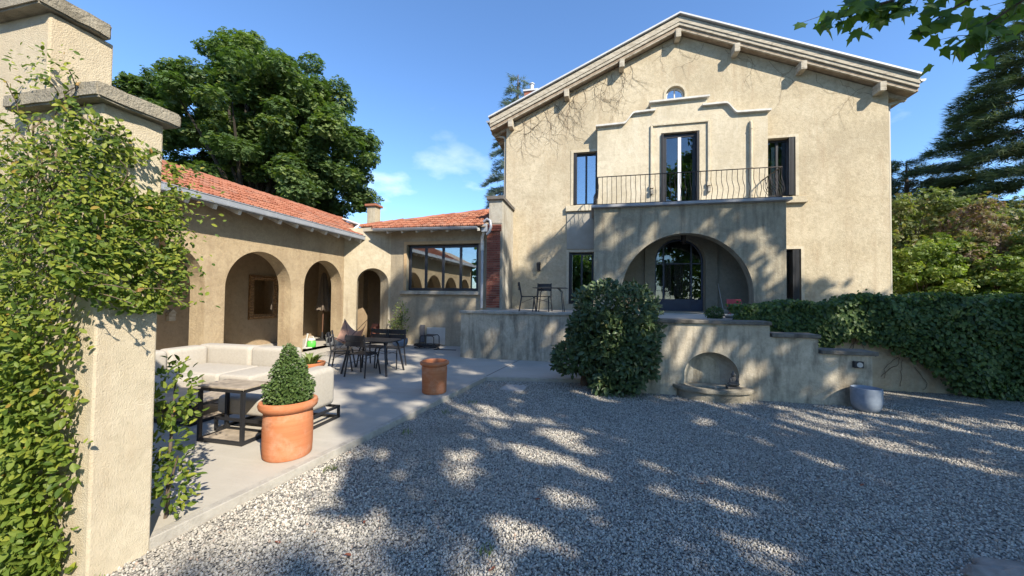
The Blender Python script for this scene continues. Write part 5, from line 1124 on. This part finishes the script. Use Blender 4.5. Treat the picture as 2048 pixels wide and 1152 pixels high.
t = thing('wall_niche_lamp', 'small brown box lamp on the loggia wall behind the nearest visible arch', 'lamp', (-10.9, 7.5, 1.2)); m = MB(); m.box(-10.899, -10.80, 7.42, 7.58, 1.05, 1.25); m.panel([(7.40, 1.25), (7.60, 1.25), (7.5, 1.36)], [], (-10.78, 0, 0), Y, Z, X, .118); m.build('box', M_oldwood, t, bevel=.006)
# closed parasols in the loggia
def parasol(label, c, h, first=None):
    t = thing('parasol', label, 'parasol', c, 'closed parasols stored in the loggia'); x, y, z = c; m = MB(); m.tube([(x, y, z), (x+.03, y+.02, z+h)], .022, 8); m.build('pole', M_pole, t)
    m = MB(); prof = [(.03, h+.02), (.07, h-.05), (.13, h-.5), (.19, h-1.0), (.23, h-1.38), (.20, h-1.40)]; n = 48; vs = []
    for r_, zz in prof:
        for k in range(n): a = 2*math.pi*k/n; rr = r_*(1+.22*math.cos(8*a+zz)+.06*math.sin(3*a)); vs.append((x+.02+rr*math.cos(a), y+rr*math.sin(a), z+zz+(.03*math.cos(8*a) if zz < h-1.2 else 0)))
    m.add(vs, [(i*n+k, i*n+(k+1) % n, (i+1)*n+(k+1) % n, (i+1)*n+k) for i in range(len(prof)-1) for k in range(n)], True); m.build('canopy', M_parasol, t)
    m = MB(); m.lathe([(0, 0), (.24, 0), (.24, .05), (.04, .07), (.03, .3)], (x, y, z), 20); m.build('base', M_black, t)
parasol('closed taupe parasol standing left of its twin inside the third arch', (-9.9, 11.9, T), 2.5)
parasol('closed taupe parasol half hidden by the pier of the third arch', (-9.55, 12.25, T), 2.5)
# clutter at the foot of the parasols
t = thing('sprayer', 'bright green plastic tank with white top on the loggia floor', 'sprayer', (-8.92, 10.25, T)); m = MB(); m.lathe([(0, 0), (.12, 0), (.13, .02), (.13, .17), (.10, .21)], (-8.92, 10.25, T), 20); m.build('tank', M_green, t, bevel=0); m = MB(); m.lathe([(.10, .21), (.12, .22), (.11, .28), (.0, .30)], (-8.92, 10.25, T), 20); m.tube([(-8.99, 10.25, T+.28), (-8.99, 10.25, T+.34), (-8.85, 10.25, T+.34), (-8.85, 10.25, T+.28)], .012, 6); m.build('lid', M_white, t)
t = thing('white_post', 'white plastic stand with flat foot beside the green tank', 'stand', (-8.85, 9.95, T)); m = MB(); m.box(-9.0, -8.72, 9.82, 10.06, T, T+.03); m.build('foot', M_white, t, bevel=.008); m = MB(); m.bar((-8.9, 9.93, T+.03), (-8.87, 10.02, T+.46), .06, .025); m.build('stem', M_white, t, bevel=.006)
GB = 'paint buckets on the loggia floor'
for i, (x, y, r_, h, l) in enumerate(((-8.62, 10.72, .13, .34, 'tall grey paint bucket standing right of the green tank'), (-8.45, 10.95, .15, .24, 'low wide grey bucket nearest the corner pier'), (-8.75, 10.98, .12, .22, 'small pale bucket at the back of the bucket group'))):
    t = thing('bucket', l, 'bucket', (x, y, T), GB); m = MB(); m.lathe([(0, 0), (r_*.88, 0), (r_, h), (r_*1.06, h), (r_*1.06, h+.02), (r_*.94, h+.02), (r_*.85, .03), (0, .03)], (x, y, T), 24); m.build('body', M_bucket, t); m = MB(); m.tube([(x+r_*math.cos(a), y-.02, T+h-.02-.12*math.sin(a)) for a in np.linspace(0, math.pi, 10)], .005, 5); m.build('handle', M_black, t)
t = thing('brick_stack', 'low stack of old bricks stored inside the corner arch', 'bricks', (-7.75, 12.4, T))
for r_ in range(6):
    for k in range(3):
        inst('brick', me_br, t, Matrix.Translation(Vector((-.30+k*.26+(r_ % 2)*.06, rnd.uniform(-.01, .01), .06+r_*.105))) @ Matrix.Diagonal((.24, .12, .095, 1)))
# plant in a bluish bowl by the wall
t = pot('glazed_bowl', 'round blue grey bowl pot against the garden room wall behind the table', (-6.25, 11.1, T), [(0, 0), (.16, 0), (.24, .10), (.255, .22), (.24, .28), (.22, .28), (.21, .22)], M_bluepot, (.215, .23))
shell_bush('potted_shrub', 'thin brownish green shrub growing in the bowl by the garden room wall', 'plant', (-6.25, 11.1, T+.2), [(-6.25, 11.1, 1.0, .24, .24, .62), (-6.4, 11.05, .8, .22, .2, .22)], 620, .065, 'olive', 131, T=T_LEAF, thick=.95, up=.2, trunkpts=[([(-6.25, 11.1, T+.2), (-6.2, 11.1, .8), (-6.28, 11.1, 1.4)], [.012, .009, .004]), ([(-6.25, 11.1, T+.2), (-6.36, 11.08, .7), (-6.4, 11.0, 1.2)], [.01, .008, .004])])
# low metal stools and hose
def stool(name, label, x, y, w, d, h):
    t = thing(name, label, 'stool', (x, y, T)); m = MB()
    for sy in (-1, 1): m.tube([(x-w/2, y+sy*d/2, T), (x-w/2+.01, y+sy*d/2, T+h-.05), (x-w/2+.06, y+sy*d/2, T+h), (x+w/2-.06, y+sy*d/2, T+h), (x+w/2-.01, y+sy*d/2, T+h-.05), (x+w/2, y+sy*d/2, T)], .016, 8)
    m.build('frame', M_dark, t)
    for i in range(4): m = MB(); yy = y-d/2+d*(i+.5)/4; m.box(x-w/2+.05, x+w/2-.05, yy-d/9, yy+d/9, T+h-.005, T+h+.008); m.build('seat_slat', M_dark, t)
stool('low_stool', 'low dark slatted metal stool beside the coiled hose at the wall', -5.28, 11.28, .50, .42, .40)
t = thing('garden_hose', 'black garden hose coiled on the paving by the low stool', 'hose', (-5.2, 10.95, T)); m = MB(); pts = []
for i in range(150): a = i*.21; r_ = .34+.05*math.sin(i*.37)+.03*math.sin(i*.11); pts.append((-5.25+r_*1.15*math.cos(a), 11.0+r_*.62*math.sin(a), T+.014+.0009*i+.01*math.sin(i*1.3)**2))
pts = [(-4.2, 10.9, T+.012), (-4.6, 10.85, T+.012), (-4.9, 10.78, T+.012)]+pts; m.tube(pts, .012, 6); m.build('hose_coil', M_black, t)
# things on the raised landing
LZ = 1.342
c = copy_tree(pc); c.location = (-1.95, 10.85, LZ); c.rotation_euler = (0, 0, R(-80)); c['label'] = 'dark slatted chair on the raised landing left of the small table'; c['group'] = 'dark slatted chairs up on the landing'
c = copy_tree(pc); c.location = (-1.55, 11.35, LZ); c.rotation_euler = (0, 0, R(175)); c['label'] = 'dark slatted chair on the raised landing behind the small table'; c['group'] = 'dark slatted chairs up on the landing'
t = thing('landing_table', 'small dark metal table on the raised landing partly hidden by the laurel', 'table', (-1.2, 10.75, LZ)); m = MB(); m.box(-1.72, -.75, 10.4, 11.1, LZ+.70, LZ+.72); m.build('tabletop', M_dark, t, bevel=.005)
for x, y in ((-1.62, 10.5), (-.85, 10.5), (-1.62, 11.0), (-.85, 11.0)): m = MB(); m.tube([(x, y, LZ), (x+(.06 if x < -1.2 else -.06), y, LZ+.6), (x+(.16 if x < -1.2 else -.16), y, LZ+.70)], .013, 6); m.build('leg', M_dark, t)
pot('small_pot', 'low dark pot under the boxwood ball on the landing edge', (2.72, 9.3, LZ), [(0, 0), (.11, 0), (.13, .08), (.11, .09)], M_capd, (.11, .08), 20)
shell_bush('boxwood_ball', 'small clipped boxwood ball on the landing right of the front door', 'topiary', (2.72, 9.3, LZ), [(2.72, 9.3, 1.45, .19, .19, .16)], 1300, .03, 'box', 141, T=T_QUAD, thick=.3, spherical=2.0)
t = thing('red_chair', 'faded red folding chair on the landing right of the front door', 'chair', (3.75, 11.2, LZ)); m = MB(); m.box(3.58, 3.94, 11.2, 11.22, LZ+.24, LZ+.44); m.build('backrest', M_redpaint, t, bevel=.006); m = MB(); m.box(3.58, 3.94, 10.85, 11.2, LZ+.14, LZ+.16); m.build('seat', M_redpaint, t, bevel=.005)
for x in (3.59, 3.93):
    m = MB(); m.tube([(x, 11.23, LZ+.44), (x, 10.9, LZ)], .01, 6); m.build('leg', M_redpaint, t); m = MB(); m.tube([(x, 10.88, LZ+.14), (x, 11.2, LZ)], .01, 6); m.build('leg', M_redpaint, t)
t = thing('broom', 'pale broom leaning against the porch wall right of the front door', 'broom', (4.02, 13.2, LZ)); m = MB(); m.tube([(4.0, 13.33, LZ+.95), (4.08, 13.1, LZ+.12)], .011, 8); m.build('handle', M_broom, t); m = MB(); m.box(3.95, 4.22, 13.06, 13.13, LZ, LZ+.12); m.build('brush', M_oldwood, t, bevel=.01)
t = thing('white_bowl', 'small white bowl on the landing beside the boxwood ball', 'bowl', (3.15, 9.6, LZ)); m = MB(); m.lathe([(0, 0), (.10, 0), (.16, .07), (.15, .075), (.09, .012), (0, .012)], (3.15, 9.6, LZ), 20); m.build('bowl_body', M_white, t)
# rock at the lower right, fallen leaves
bm = bmesh.new(); bmesh.ops.create_icosphere(bm, subdivisions=4, radius=1)
for v in bm.verts:
    d = v.co.normalized(); v.co = Vector((d.x*.34, d.y*.22, d.z*.10))*(1+.25*mnoise.noise(d*2.1)+.10*mnoise.noise(d*6))
me = bpy.data.meshes.new('field_stone'); bm.to_mesh(me); bm.free(); me.materials.append(M_stone); o = bpy.data.objects.new('field_stone', me); COL.objects.link(o); o.location = (2.72, 2.98, .02); tag(o, 'rough grey brown field stone half sunk in the gravel at the lower right', 'stone')
GL = 'dry leaves fallen on the gravel'; M_dry = plain('dry_leaf', (.30, .09, .05), .8, (.16, .06, .03), 12)
me_l = bpy.data.meshes.new('fallen_leaf'); me_l.from_pydata([tuple(a) for a in T_LEAF[0]], [], T_LEAF[1]); me_l.materials.append(M_dry)
LF = [(-2.23, 2.25), (-1.75, 2.62), (-1.35, 3.0), (-1.6, 2.25), (-.62, 2.38), (-.45, 3.25), (.35, 3.9), (1.3, 2.75), (1.05, 3.9), (2.5, 4.2), (-1.0, 4.4), (-2.1, 4.7)]
for i, (x, y) in enumerate(LF):
    o = bpy.data.objects.new('fallen_leaf', me_l); COL.objects.link(o); o.location = (x, y, .022); o.rotation_euler = (rnd.uniform(-.4, .4), rnd.uniform(-.3, .3), rnd.uniform(0, 6.28)); o.scale = (.04+.025*rnd.random(),)*3; tag(o, 'small dry brown leaf lying on the gravel', 'leaf', GL)
